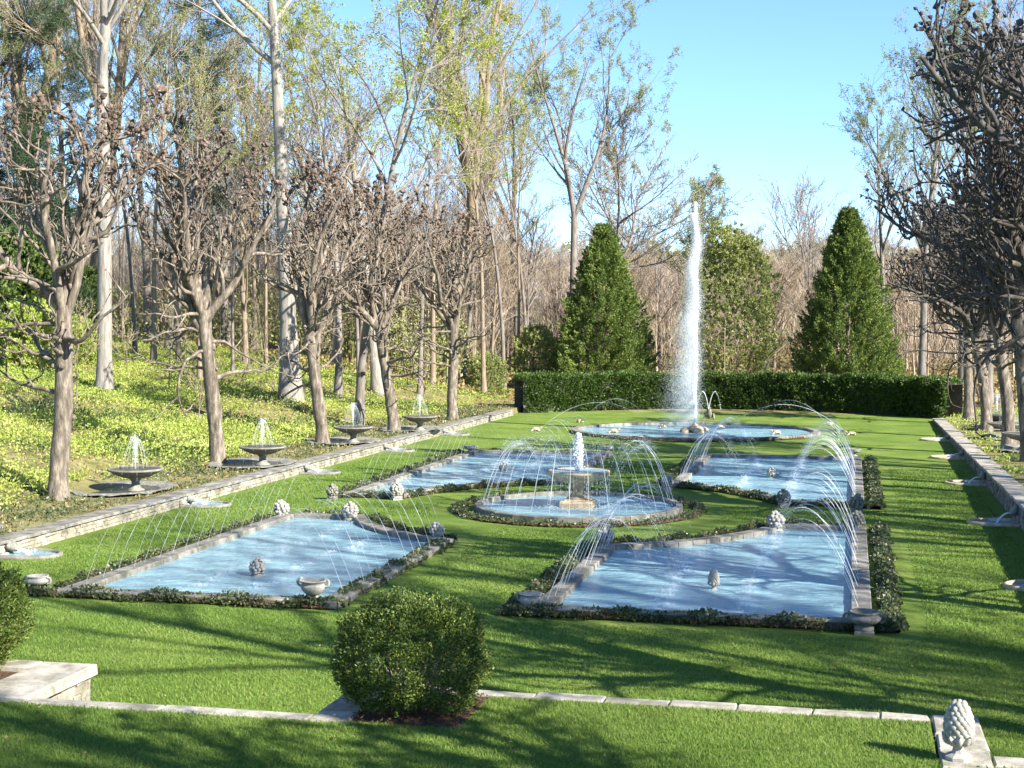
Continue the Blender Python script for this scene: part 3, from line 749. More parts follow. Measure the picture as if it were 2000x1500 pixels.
# ------------------------------------------------------------------ water jets
def jet_mesh(name, span, apex, seed, r=0.0042, drops=46, x0=0.0, end_z=0.0, spread=0.03, nst=26):
    """a ballistic jet from the origin to x=span, apex height apex"""
    g = np.random.default_rng(seed); m = MB()
    tt = np.linspace(0, 1, nst)
    def pt(t): return np.stack([span * t, 0 * t, 4 * apex * t * (1 - t) + end_z * t * t], -1)
    P = pt(tt); P[:, 1] += np.cumsum(g.normal(0, 0.004, nst)); P[:, 0] += g.normal(0, 0.004, nst)
    cut = int(nst * 0.55)
    rr = r * (1 + 0.25 * g.normal(0, 1, nst)).clip(0.5, 1.8)
    V, F = one_tube(P, rr * np.where(np.arange(nst) < cut, 1.0, np.linspace(.75, .08, nst) * (1 + .5 * np.sin(np.arange(nst) * 2.4))), 4); m.add(V, F)
    k = nst
    while k < nst - 3:
        l = 2; V, F = one_tube(P[k:k + l], rr[k:k + l] * np.array([.8, .25]), 4); m.add(V, F); k += l + g.integers(0, 3)
    t = g.beta(2.2, 1.2, drops); D = pt(t) + g.normal(0, 1, (drops, 3)) * spread * t[:, None]; D[:, 2] = np.maximum(D[:, 2], 0.02)
    V, F = blobs(D, g.uniform(0.5, 1.3, drops) * r * 1.1, OCT); m.add(V, F)
    return m.mesh(name, M['jet'])
def splash_mesh(seed, r=0.25, n=90, h=0.12):
    g = np.random.default_rng(seed); m = MB()
    a = g.uniform(0, 2 * PI, n); q = np.abs(g.normal(0, r * 0.5, n))
    C = np.stack([q * np.cos(a), q * np.sin(a) , np.abs(g.normal(0, h * 0.35, n)) * np.exp(-q / r)], -1)
    V, F = blobs(C, g.uniform(0.005, 0.014, n), OCT, 0, g, None); m.add(V, F)
    # ragged foam sheet on the surface
    k = 22; aa = np.arange(k) * 2 * PI / k; rr = r * g.uniform(0.2, 0.75, k)
    Vf = np.vstack([[0, 0, 0.012], np.stack([rr * np.cos(aa), rr * np.sin(aa), np.full(k, 0.006)], -1)])
    m.add(Vf, np.array([[0, 1 + i, 1 + (i + 1) % k] for i in range(k)]))
    return m.mesh("splash", M['mist'])
JET = [jet_mesh("jet", 2.3, 1.75, s) for s in range(4)]
JET2 = [jet_mesh("jet", 2.3, 1.75, 20 + s, 0.006, 130, spread=.07) for s in range(4)]
SPL = [splash_mesh(40 + s) for s in range(3)]
def jet_row(label, x, y0, y1, n, dirx, span=2.3, apex=1.75, z=0.15, thick=1.0, full=False):
    t = empty("jet_row", (x, (y0 + y1) / 2, z), label, "water jets", "rows of arching jets along the pools")
    for k in range(n):
        y = y0 + (y1 - y0) * k / (n - 1) - (y0 + y1) / 2
        f = rng.uniform(0.92, 1.06)
        link("jet", (JET2 if full else JET)[k % 4], t, (rng.normal(0, .02), y + rng.normal(0, .03), 0), (0, 0, 0 if dirx > 0 else PI), (span / 2.3 * f, thick, apex / 1.75 * rng.uniform(0.94, 1.05)))
        tag(link("splash", SPL[k % 3], t, (dirx * span * f, y, WZ - z + 0.01), (0, 0, rng.uniform(0, 6)), (1.5, 1.0, 1)), kind='stuff')
jet_row("row of thin slanting jets along the left coping of the front left pool", XL0 - 0.2, 29.9, 41.3, 17, 1)
jet_row("row of thin jets from the right edge of the front left pool", XL1 + 0.2, 30.0, 38.0, 13, -1)
jet_row("dense file of jets rising over the left coping of the front right pool", XR0 - 0.2, 30.2, 37.8, 15, 1, full=True)
jet_row("file of jets arching from the right coping of the front right pool", XR1 + 0.15, 30.2, 42.4, 17, -1, full=True)
jet_row("row of thin slanting jets along the left coping of the rear left pool", XL0 - 0.2, 48.8, 64.3, 17, 1)
jet_row("file of jets over the right coping of the rear left pool", XL1 + 0.2, 54.2, 64.3, 14, -1)
jet_row("dense file of jets over the left coping of the rear right pool", XR0 - 0.2, 54.0, 64.6, 20, 1, full=True)
jet_row("tall white arch of jets at the right coping of the rear right pool", XR1 + 0.15, 49.8, 64.6, 30, -1, full=True)

# ------------------------------------------------------------------ two-tier fountain
def two_tier():
    t = empty("tiered_fountain", (CF[0], CF[1], 0), "two-tier stone fountain with a bowl on a pedestal in a low round basin", "fountain")
    g = np.random.default_rng(8)
    m = MB(); a = np.arange(28) * 2 * PI / 28; P = np.stack([3.1 * np.cos(a), 3.25 * np.sin(a)], -1)
    ring_slabs(m, P, 0.22, 0.0, 0.21, g, 0.01); m.build("basin_rim", M['stone_grey'], t)
    m = MB(); ngon(m, np.stack([3.25 * np.cos(a), 3.4 * np.sin(a)], -1) * 0.985, 0.09); m.build("water", M['water'], t)
    m = MB(); V, F = bevel_box(-0.52, 0.52, -0.52, 0.52, 0.02, 0.30, 0.04, 0.01, g); m.add(V, F)
    V, F = bevel_box(-0.40, 0.40, -0.40, 0.40, 0.30, 0.36, 0.02); m.add(V, F); m.build("plinth", M['tan'], t)
    m = MB()
    fl = lambda k, th_: 1 + 0.10 * np.cos(th_ * 8) * ((k > 2) & (k < 14)) + 0.05 * np.sin(th_ * 13 + k * 1.7)
    V, F = lathe([(0.36, 0.36), (0.36, 0.40), (0.28, 0.45), (0.20, 0.52), (0.15, 0.6), (0.17, 0.66), (0.20, 0.72), (0.17, 0.78), (0.2, 0.84), (0.26, 0.88)], 32, fl); m.add(V, F, 0, True); m.build("pedestal", M['tan'], t)
    m = MB()
    fl2 = lambda k, th_: 1 + 0.035 * np.abs(np.sin(th_ * 14)) * ((k > 0) & (k < 6)) + 0.02 * np.sin(th_ * 23 + k)* (k < 6)
    V, F = lathe([(0.2, 0.85), (0.42, 0.88), (0.62, 0.94), (0.78, 1.01), (0.89, 1.09), (0.95, 1.17), (1.0, 1.19), (1.01, 1.25), (0.95, 1.265), (0.9, 1.24), (0.5, 1.15), (0.001, 1.12)], 64, fl2); m.add(V, F, 0, True)
    b = m.build("bowl", M['tan'], t)
    m = MB(); V, F = lathe([(0.93, 1.245), (0.001, 1.248)], 32); m.add(V, F); m.build("bowl_water", M['water'], b)
    # central bubbling jet
    m = MB(); n = 1600; z = g.uniform(0, 1, n) ** 0.8; r = 0.05 + 0.12 * z * (1 - z) * 2 + 0.04 * (1 - z)
    C = np.stack([g.normal(0, 1, n) * r * 0.5, g.normal(0, 1, n) * r * 0.5, 1.25 + 1.2 * z], -1)
    V, F = blobs(C, g.uniform(0.012, 0.035, n), OCT); m.add(V, F)
    V, F = one_tube([[0, 0, 1.2], [0.01, 0, 1.6], [-0.01, 0, 2.0], [0, 0, 2.4]], [0.05, 0.07, 0.075, 0.03], 8); m.add(V, F)
    tag(m.build("bubbling_jet", M['spray'], t), kind='stuff')
    # drips falling from the rim of the bowl
    m = MB()
    for k in range(46):
        a = 2 * PI * k / 46 + g.normal(0, .04); x, y = 0.99 * math.cos(a), 0.99 * math.sin(a); z = 1.2
        while z > 0.12:
            l = g.uniform(0.03, 0.16); V, F = one_tube([[x, y, z], [x * 1.01, y * 1.01, z - l * .5], [x * 1.015, y * 1.015, max(0.1, z - l)]], [0.006, 0.009, 0.004], 4); m.add(V, F)
            z -= l + g.uniform(0.02, 0.15)
    tag(m.build("rim_drips", M['mist'], t), kind='stuff')
    m = MB(); n = 500; a = g.uniform(0, 2 * PI, n); r = g.normal(0.9, 0.35, n)
    V, F = blobs(np.stack([r * np.cos(a), r * np.sin(a), 0.1 + np.abs(g.normal(0, .06, n))], -1), g.uniform(0.01, 0.03, n), OCT); m.add(V, F)
    for k in range(26):
        a = 2 * PI * k / 26; V0 = [[0.75 * math.cos(a - .12), 0.75 * math.sin(a - .12), .1], [1.35 * math.cos(a), 1.35 * math.sin(a), .097], [0.75 * math.cos(a + .12), 0.75 * math.sin(a + .12), .1], [0.5 * math.cos(a), 0.5 * math.sin(a), .101]]
        m.add(V0, np.array([[0, 1, 2, 3]]))
    tag(m.build("foam_glints", M['mist'], t), kind='stuff')
    # ring of jets from the rim arching inwards
    jm = [jet_mesh("ring_jet", 2.1, 1.85, 60 + s, 0.006, 110, spread=0.09) for s in range(4)]
    for k in range(32):
        a = 2 * PI * (k + .5) / 32
        link("ring_jet", jm[k % 4], t, (3.05 * math.cos(a), 3.2 * math.sin(a), 0.25), (0, 0, a + PI), (rng.uniform(.92, 1.08), 1, rng.uniform(.93, 1.05)))
    m = MB(); n = 2200; a = g.uniform(0, 2 * PI, n); u = g.normal(0, .28, n)
    r = 2.2 + u; C = np.stack([r * np.cos(a), r * np.sin(a), 2.2 - 2.6 * u ** 2 + g.normal(0, .08, n)], -1)
    V, F = blobs(C, g.uniform(0.006, 0.014, n), TET); m.add(V, F); tag(m.build("fine_spray", M['mist'], t), kind='stuff')
two_tier()

# ------------------------------------------------------------------ tall jet in the round pool
def tall_jet():
    g = np.random.default_rng(9)
    x, y = at(1357, 846)
    H = 12.1
    t = empty("tall_fountain_jet", (x, y, 0.3), "tall white fountain jet with spray drifting to its left", "fountain jet")
    m = MB(); zs = np.linspace(0, H, 60)
    for k in range(5):
        a = 2 * PI * k / 5; rr = 0.05 * (1 - zs / H).clip(0, 1) ** .5 + .005
        P = np.stack([rr * math.cos(a) + g.normal(0, .02, 60) - 0.02 * zs / H, rr * math.sin(a) + g.normal(0, .02, 60), zs], -1)
        V, F = one_tube(P, (0.035 + 0.035 * np.sin(PI * zs / H)) * (1.03 - zs / H).clip(0.02, 1) ** 0.6 * g.uniform(0.7, 1.3, 60), 6); m.add(V, F)
    n = 60000; z = H * g.beta(1.5, 1.1, n)
    rr = 0.04 + 0.10 * (z / H) * (1.02 - z / H).clip(0, 1) ** 0.5 * 1.5
    C = np.stack([g.normal(0, 1, n) * rr * .6 - 0.03 * z / H, g.normal(0, 1, n) * rr * .6, z], -1)
    V, F = blobs(C, g.uniform(0.005, 0.0105, n), TET); m.add(V, F)
    tag(m.build("water_column", M['spray'], t), kind='stuff')
    m = MB(); n = 150000
    f = g.beta(1.0, 1.15, n); z = (H - 0.6) * (1 - f)
    w = 0.05 + 1.5 * f ** 1.3
    off = -np.abs(g.normal(0, 0.55, n)) * w + g.normal(0, 0.08, n)
    off = np.where(g.random(n) < 0.12, g.normal(0.1, 0.16, n), off)
    C = np.stack([off, g.normal(0, 0.28, n) * (0.3 + w * 0.6), z], -1)
    # streaky falling sheets
    C[:, 0] += 0.12 * np.sin(z * 2.1 + C[:, 1] * 5)
    V, F = blobs(C, g.uniform(0.004, 0.0085, n) , TET, 0, g, np.tile([[1, 1, 2.2]], (n, 1))); m.add(V, F)
    tag(m.build("drifting_spray", M['mist'], t), kind='stuff')
    # rocky nozzle mound
    rt = empty("rock_mound", (x, y, 0.02), "tan rock mound at the foot of the tall jet", "rocks")
    m = MB(); k = 26; a = g.uniform(0, 2 * PI, k); q = g.uniform(0.05, 0.68, k)
    C = np.stack([q * np.cos(a), q * np.sin(a) * .8, 0.30 * (1 - q / .8)], -1)
    V, F = blobs(C, g.uniform(0.14, 0.24, k), ICO[2], 0.07, g); m.add(V, F); m.build("rocks", M['tan'], rt)
    m = MB()
    for k in range(40):
        a = g.uniform(0, 2 * PI); q = g.uniform(0.7, 1.7); s = g.uniform(.12, .4)
        m.add([[q * math.cos(a) - s, q * math.sin(a) * .9, .036], [q * math.cos(a), q * math.sin(a) * .9 - s * .5, .037], [q * math.cos(a) + s, q * math.sin(a) * .9, .036], [q * math.cos(a), q * math.sin(a) * .9 + s * .5, .037]], np.array([[0, 1, 2, 3]]))
    tag(m.build("foam_glints", M['mist'], rt), kind='stuff')
tall_jet()
def turtle(px, py, label, rz, s=1.0, z=0.0, grp="small spouting turtles at the round pool"):
    x, y = at(px, py, z)
    t = empty("stone_turtle", (x, y, z), label, "statue", grp, rz); t.scale = (s * .85, s * .85, s * .85)
    m = MB(); V, F = blobs([[0, 0, 0.13]], 0.25, ICO[3], 0, rng, [[1.1, 0.85, 0.55]]); m.add(V, F, 0, True); m.build("shell", M['tan'], t)
    m = MB()
    V, F = one_tube([[0.2, 0, 0.12], [0.3, 0, 0.18], [0.38, 0, 0.24], [0.45, 0, 0.25]], [0.06, 0.06, 0.075, 0.04], 8); m.add(V, F, 0, True); m.build("head", M['tan'], t)
    for sx in (-1, 1):
        for sy in (-1, 1):
            m = MB(); V, F = one_tube([[sx * .13, sy * .13, .1], [sx * .22, sy * .23, .06], [sx * .26, sy * .28, .01]], [0.06, 0.055, 0.03], 6); m.add(V, F, 0, True); m.build("leg", M['tan'], t)
    return x, y
turtle(1198, 845, "tan stone turtle in the left of the round pool", 0, 1, 0.05)
turtle(1294, 835, "small tan turtle at the far rim of the round pool, left of the rocks", -1.2, 0.8, 0.1)
turtle(1407, 836, "small tan turtle at the far rim of the round pool, right of the rocks", -1.9, 0.8, 0.1)
turtle(1517, 848, "tan stone turtle in the right of the round pool", PI, 0.95, 0.05)
SPOUT = [(1046, 842, 1.0, "tan turtle on the lawn left of the round pool, farthest left"), (1132, 825, 0.8, "tan turtle on the lawn behind the left end of the round pool"),
         (1622, 830, 0.8, "tan turtle on the lawn right of the round pool, the farther one"), (1663, 850, 0.95, "tan turtle on the lawn right of the round pool, the nearer one")]
LJ = [jet_mesh("long_jet", 6.2, 1.35, 80 + s, 0.009, 90, spread=0.12, nst=40) for s in range(2)]
for k, (px, py, s, lab) in enumerate(SPOUT):
    x, y = at(px, py); dx, dy = RC[0] - x, RC[1] - y; a = math.atan2(dy, dx)
    turtle(px, py, lab, a, s)
    tag(link("spout_jet", LJ[k % 2], None, (x + .4 * math.cos(a), y + .4 * math.sin(a), 0.25 * s), (0, 0, a), (1, 1, 1)),
        ["long thin water arc over the lawn left of the round pool", "long thin water arc behind the left end of the round pool", "far thin water arc over the right end of the round pool", "near thin water arc right of the round pool"][k], "water jet", "water arcs thrown by the turtles")
def frog():
    x, y = at(1385, 818)
    t = empty("stone_frog", (x, y, 0), "dark crouching frog figure spouting water before the hedge", "statue", None, -PI / 2)
    m = MB()
    V, F = one_tube([[-.1, 0, .12], [0, 0, .25], [.12, 0, .42], [.2, 0, .56], [.3, 0, .6]], [.17, .2, .17, .14, .06], 12); m.add(V, F, 0, True); m.build("body", M['carved_dark'], t)
    for s in (-1, 1):
        m = MB(); V, F = one_tube([[-.08, s * .16, .15], [.1, s * .26, .3], [0, s * .3, .04], [.2, s * .3, .02]], [.1, .08, .06, .03], 8); m.add(V, F, 0, True); m.build("leg", M['carved_dark'], t)
        m = MB(); V, F = blobs([[.2, s * .09, .68]], .05, ICO[2]); m.add(V, F, 0, True); m.build("eye", M['carved_dark'], t)
    jm = jet_mesh("frog_jet", 0.75, 1.1, 95, 0.022, 30)
    for s in (-1, 1): link("frog_jet", jm, t, (.3, 0, .6), (0, 0, s * PI / 2))
frog()

# ------------------------------------------------------------------ bowl fountains in the side beds, wall spouts
BOWLS = []
def bowl_fountain(x, y, z, label, seed, s=1.0, jet=True, side=-1):
    g = np.random.default_rng(seed); BOWLS.append((x + side * .45, y))
    t = empty("bowl_fountain", (x, y, z), label, "fountain", "shallow stone bowl fountains in the side beds"); t.scale = (s, s, s)
    m = MB()
    V, F = lathe([(0.50, 0.50), (0.66, 0.57), (0.80, 0.645), (0.9, 0.70), (0.93, 0.715), (0.93, 0.76), (0.87, 0.775), (0.8, 0.74), (0.3, 0.67), (0.001, 0.66)], 40); m.add(V, F, 0, True)
    V, F = lathe([(0.16, 0.44), (0.3, 0.45), (0.5, 0.50)], 40); m.add(V, F, 0, True); b = m.build("bowl", M['stone_grey'], t)
    m = MB(); V, F = lathe([(0.85, 0.752), (0.001, 0.754)], 32); m.add(V, F); m.build("water", M['dark_water'], b)
    m = MB(); V, F = lathe([(0.30, 0.0), (0.30, 0.06), (0.22, 0.10), (0.15, 0.2), (0.13, 0.32), (0.18, 0.40), (0.24, 0.46)], 16); m.add(V, F, 0, True); m.build("pedestal", M['carved_dark'], t)
    # sunken oval pool with a sloping stone apron
    m = MB(); a = np.arange(36) * 2 * PI / 36
    rr = [(1.12, 0.10), (1.04, 0.14), (0.78, 0.055), (0.74, 0.03)]
    V = np.concatenate([np.stack([side * .45 + r * 1.5 * np.cos(a), r * 1.9 * np.sin(a), z_ + 0.02 * g.normal(0, 1, 36) * (q == 0)], -1) for q, (r, z_) in enumerate(rr)])
    i = np.arange(36); F = np.concatenate([np.stack([k * 36 + i, k * 36 + (i + 1) % 36, k * 36 + 36 + (i + 1) % 36, k * 36 + 36 + i], -1) for k in range(3)])
    m.add(V, F, 0, True); m.build("apron", M['carved_dark'], t)
    m = MB(); ngon(m, np.stack([side * .45 + 1.13 * np.cos(a), 1.43 * np.sin(a)], -1), 0.045); m.build("pool_water", M['dark_water'], t)
    if jet:
        m = MB(); n = 330; q = g.beta(2.2, 1.1, n)
        C = np.stack([g.normal(0, .5, n) * (0.05 + .12 * q ** 3), g.normal(0, .5, n) * (0.05 + .12 * q ** 3), 0.76 + 1.12 * q], -1)
        V, F = blobs(C, g.uniform(0.01, 0.024, n), OCT); m.add(V, F)
        V, F = one_tube([[0, 0, .7], [0, 0, 1.1], [0.01, 0, 1.5], [0, 0, 1.8]], [.025, .03, .035, .05], 6); m.add(V, F)
        for k in range(14):
            a_ = 2 * PI * k / 14; tt = np.linspace(0, 1, 9); P = np.stack([.42 * tt * math.cos(a_), .42 * tt * math.sin(a_), 1.75 + .35 * tt - 1.3 * tt ** 2], -1)
            V, F = one_tube(P, 0.006, 4); m.add(V, F)
            V, F = blobs(P + g.normal(0, .05, P.shape), 0.01, TET); m.add(V, F)
        tag(m.build("jet", M['mist'], t), kind='stuff')
        m = MB()
        for k in range(12):
            a_ = 2 * PI * k / 12; zz = .72
            while zz > 0.08:
                l = g.uniform(.04, .12); V, F = one_tube([[.93 * math.cos(a_), .93 * math.sin(a_), zz], [.935 * math.cos(a_), .935 * math.sin(a_), zz - l]], .006, 3); m.add(V, F); zz -= l + g.uniform(.05, .2)
        tag(m.build("rim_drips", M['mist'], t), kind='stuff')
    return t
LB = [(265, 958, "nearest shallow bowl fountain of the left bed, beside its foremost tree"), (513, 908, "shallow bowl fountain of the left bed between its second and third trees"),
      (690, 864, "shallow bowl fountain of the left bed between its third and fourth trees"), (820, 840, "farthest shallow bowl fountain of the left bed")]
for k, (px, py, lab) in enumerate(LB):
    x, y = at(px, py, 0.36); bowl_fountain(x, y, 0.335, lab, 20 + k, 1.0)
bowl_fountain(-23.3, 34.6, 0.335, "bowl fountain in the left bed partly cut by the left picture edge", 27, 1.0, False)
RB = [(1985, 880, 0.45, "nearest bowl fountain of the right bed, at the right picture edge"), (1955, 857, 0.35, "bowl fountain of the right bed behind the foremost right trunk"), (1935, 838, 0.3, "bowl fountain of the right bed behind the second right trunk")]
for k, (px, py, z, lab) in enumerate(RB):
    x, y = at(px, py, z); bowl_fountain(x + 0.3, y, z, lab, 30 + k, 1.0, True, 1)
def spout(x, y, side, label, hz, s=1.0):
    """wall mask with a curved jet into a rounded basin on the lawn"""
    t = empty("wall_spout", (x, y, 0), label, "fountain spout", "carved masks spouting from the side walls")
    t.rotation_euler = (0, 0, 0 if side > 0 else PI)          # local -x points to the lawn for the right wall
    m = MB(); g = np.random.default_rng(int(abs(y) * 10))
    V, F = blobs([[-.10, 0, hz], [-.18, 0, hz - .05], [-.08, .13, hz + .02], [-.08, -.13, hz + .02], [-.06, 0, hz + .13], [-.07, .09, hz + .1], [-.07, -.09, hz + .1], [-.16, .06, hz + .05], [-.16, -.06, hz + .05]], [.14, .08, .08, .08, .08, .07, .07, .035, .035], ICO[2], 0.05, g); m.add(V, F, 0, True)
    m.build("mask", M['carved_dark'], t)
    jm = MB(); tt = np.linspace(0, 1, 10)
    for k in range(5):
        P = np.stack([-.2 - .42 * tt, .03 * (k - 2) * (1 + tt), hz - .06 + .10 * tt - (hz + .02) * tt ** 2], -1); V, F = one_tube(P, .014, 5); jm.add(V, F)
    V, F = blobs(np.stack([g.normal(-.62, .12, 40), g.normal(0, .12, 40), .1 + np.abs(g.normal(0, .04, 40))], -1), g.uniform(.01, .02, 40), OCT); jm.add(V, F)
    tag(jm.build("jet", M['jet'], t), kind='stuff')
    m = MB(); a = np.linspace(PI * .5, PI * 1.5, 22); q = np.stack([-.55 + .85 * np.cos(a), .62 * np.sin(a)], -1)
    q = np.vstack([[-.02, .62], q, [-.02, -.62]]); P3 = np.c_[q, np.full(len(q), .06)]
    V, F = one_tube(P3 - [0, 0, .035], .075, 8); m.add(V, F, 0, True); m.build("basin_rim", M['tan'] if side > 0 else M['stone_grey'], t)
    m = MB(); ngon(m, q, .03); m.build("basin_water", M['water'], t)
for k, Y in enumerate((34.0, 44.6, 55.2, 65.4, 75.5)):
    spout(LW, Y, -1, ["carved mask spouting into the basin at the left picture edge", "carved mask spouting by the left wall behind the slanting jets", "carved mask on the left wall level with the tiered fountain's far side", "small carved mask on the left wall beside the rear left pool", "farthest small carved mask on the left wall"][k], 0.22)
for k, Y in enumerate((34.9, 45.8, 56.8, 67.4, 77.4)):
    spout(RW, Y, 1, ["mask and pale basin cut by the right picture edge", "dark mask spouting into the largest basin on the right lawn", "dark mask spouting from the right wall, second seen from the front", "dark mask spouting from the right wall where it steps down", "farthest low basin by the right wall"][k], float(rwh(Y)) * 0.55)

# ------------------------------------------------------------------ trees
def perp(D, g):
    return nrm(np.cross(D, g.normal(0, 1, D.shape)))
def grow(P0, D0, L, r0, r1, S_, noise_, trop, g, wander=0.0):
    """paths (N,S,3) and radii; trop: upward pull"""
    Nn = len(P0); P = np.zeros((Nn, S_, 3)); P[:, 0] = P0; D = nrm(D0.copy())
    L = np.broadcast_to(np.asarray(L, float), (Nn,)); w = np.zeros((Nn, 3))
    for s in range(1, S_):
        w = w * wander + g.normal(0, noise_, (Nn, 3))
        D = nrm(D + w + np.array([0, 0, 1.0]) * trop)
        P[:, s] = P[:, s - 1] + D * (L / (S_ - 1))[:, None]
    t = np.linspace(0, 1, S_)[None]
    r0 = np.broadcast_to(np.asarray(r0, float), (Nn,))[:, None]; r1 = np.broadcast_to(np.asarray(r1, float), (Nn,))[:, None]
    return P, r0 + (r1 - r0) * t
def spawn(P, Rr, k, tmin, tmax, ang, g, up=0.0):
    """k children per path: start points, directions, parent radius there, t"""
    Nn, S_, _ = P.shape
    idx = np.repeat(np.arange(Nn), k); n = len(idx)
    t = tmin + (tmax - tmin) * ((np.tile(np.arange(k), Nn) + g.random(n)) / k)
    f = t * (S_ - 1); i0 = np.minimum(f.astype(int), S_ - 2); fr = (f - i0)[:, None]
    pos = P[idx, i0] * (1 - fr) + P[idx, i0 + 1] * fr
    d = nrm(P[idx, i0 + 1] - P[idx, i0]); r = Rr[idx, i0] * (1 - fr[:, 0]) + Rr[idx, i0 + 1] * fr[:, 0]
    a = R(1) * g.uniform(ang[0], ang[1], n)
    dd = d * np.cos(a)[:, None] + perp(d, g) * np.sin(a)[:, None]
    dd[:, 2] += up
    return pos, nrm(dd), r, t, idx

def linden(seed, H=12.8, dens=1.0, spread=1.0):
    """pollarded linden: trunk, vase of crooked limbs, clubbed tips. returns trunk, crown, knob meshes"""
    g = np.random.default_rng(seed)
    mt = MB(); mc = MB(); mk = MB()
    fork = H * g.uniform(0.43, 0.5)
    lean = g.normal(0, 0.03, 3); lean[2] = 0
    P0, R0 = grow(np.array([[0, 0, -0.15]]), np.array([[0, 0, 1.0]]) + lean, fork + 0.15, 0.315, 0.25, 12, 0.03, 0.02, g)
    R0[0, 0] = 0.43; R0[0, 1] = 0.34
    R0 *= 1 + g.normal(0, 0.035, R0.shape)
    V, F = tubes(P0, R0, 14); mt.add(V, F, 0, True)
    # burrs on the trunk
    k = 8; zi = g.uniform(0.3, 1, k); C = np.stack([np.interp(zi * fork, P0[0, :, 2], P0[0, :, 0]), np.interp(zi * fork, P0[0, :, 2], P0[0, :, 1]), zi * fork], -1)
    a = g.uniform(0, 2 * PI, k); C += np.stack([.29 * np.cos(a), .29 * np.sin(a), 0 * a], -1)
    V, F = blobs(C, g.uniform(.06, .13, k), ICO[2], .08, g); mt.add(V, F, 0, True)
    # main limbs
    nl = 6 if spread < 1.2 else 9
    a = 2 * PI * (np.arange(nl) + g.uniform(-.25, .25, nl)) / nl
    tilt = R(1) * g.uniform(18, 38, nl) * spread
    tilt[0] = R(6)
    s0 = P0[0, -1] - np.stack([0 * a, 0 * a, g.uniform(0.0, 1.3, nl)], -1); s0[:, :2] = np.stack([np.interp(s0[:, 2], P0[0, :, 2], P0[0, :, 0]), np.interp(s0[:, 2], P0[0, :, 2], P0[0, :, 1])], -1)
    D = np.stack([np.sin(tilt) * np.cos(a), np.sin(tilt) * np.sin(a), np.cos(tilt)], -1)
    P1, R1 = grow(s0, D, (H - fork) * g.uniform(0.85, 1.05, nl), g.uniform(.14, .20, nl), .055, 10, 0.13, 0.045 if spread < 1.2 else .03, g, 0.1)
    V, F = tubes(P1, R1 * (1 + g.normal(0, .05, R1.shape)), 9); (mt if spread < 1.1 else mc).add(V, F, 0, True)
    # low spreading laterals off the trunk
    nw = 9
    s, d, r, t, _ = spawn(P0, R0, nw, 0.55, 0.98, (62, 95), g)
    Pw, Rw = grow(s, d, g.uniform(2.0, 4.0, nw) * spread, g.uniform(.065, .10, nw), .020, 10, 0.21, 0.03, g, 0.0)
    # second order
    s, d, r, t, _ = spawn(P1, R1, int(9.5 * dens), 0.12, 0.98, (28, 72), g, 0.1)
    L = g.uniform(1.5, 3.3, len(s)) * (1.1 - 0.45 * t)
    P2, R2 = grow(s, d, L, np.minimum(r * .65, .09), .019, 8, 0.22, 0.10, g, 0.0)
    P2b = np.concatenate([P2])
    s, d, r, t, _ = spawn(P2, R2, int(4.6 * dens), 0.25, 1.0, (25, 70), g, 0.25)
    P3, R3 = grow(s, d, g.uniform(.5, 1.5, len(s)), .032, .014, 5, 0.26, 0.18, g, 0.0)
    s, d, r, t, _ = spawn(Pw, Rw, 4, 0.3, 1.0, (30, 75), g, 0.0)
    P4, R4 = grow(s, d, g.uniform(.6, 1.7, len(s)), .034, .014, 6, 0.28, 0.05, g, 0.0)
    for P_, R_, n in ((P2, R2, 6), (Pw, Rw, 6), (P3, R3, 5), (P4, R4, 5)):
        Rj = R_ * (1 + np.abs(g.normal(0, .12, R_.shape)))
        V, F = tubes(P_, Rj, n); mc.add(V, F, 0, True)
    # knobs: chains of lumps at every tip, small burrs along the way
    ends = np.concatenate([P1[:, -1], P2[:, -1], P3[:, -1], P4[:, -1], Pw[:, -1]])
    ed = np.concatenate([P1[:, -1] - P1[:, -2], P2[:, -1] - P2[:, -2], P3[:, -1] - P3[:, -2], P4[:, -1] - P4[:, -2], Pw[:, -1] - Pw[:, -2]]); ed = nrm(ed)
    zrel = np.clip((ends[:, 2] - fork) / (H - fork), 0, 1)
    for q in range(7):
        keep = g.random(len(ends)) < (1.0 if q < 1 else (0.05 + 0.85 * zrel ** 3))
        sz = (0.040 + 0.058 * zrel ** 2.5) * g.uniform(.7, 1.35, len(ends)) * (1 - .06 * q)
        C = ends - ed * (q * 0.085 + .0) + g.normal(0, .045, ends.shape)
        V, F = blobs(C[keep], sz[keep], ICO[1], .32, g); mk.add(V, F, 0, False)
    allp = np.concatenate([P3[:, 1:-1].reshape(-1, 3), P2[:, 2:-1].reshape(-1, 3), Pw[:, 2:-1].reshape(-1, 3)])
    sel = g.random(len(allp)) < .22
    V, F = blobs(allp[sel] + g.normal(0, .02, (sel.sum(), 3)), g.uniform(.022, .045, sel.sum()), ICO[1], .2, g); mk.add(V, F, 0, True)
    return mt, mc, mk
def rhalf(P): return P
LIND = []
for s in range(4):
    mt, mc, mk = linden(100 + s, 12.8, 1.0 + .06 * s, 1.0)
    LIND.append([mt.mesh("trunk", M['linden_bark']), mc.mesh("crown", M['linden_bark']), mk.mesh("knobs", M['knob'])])
LSHADED = []
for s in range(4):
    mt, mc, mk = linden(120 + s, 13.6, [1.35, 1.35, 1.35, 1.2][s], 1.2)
    LSHADED.append([mt.mesh("trunk", M['linden_bark']), mc.mesh("crown", M['shaded_bark']), mk.mesh("knobs", M['shaded_bark'])])  # limbs, crown and knobs take the bark with shade painted in
def plant_linden(meshes, x, y, z, label, group, rz, s=1.0, sz=1.0):
    t = empty("pollarded_tree", (x, y, z), label, "tree", group, rz); t.scale = (s, s, s * sz)
    tr = link("trunk", meshes[0], t); cr = link("crown", meshes[1], t); link("knobs", meshes[2], cr)
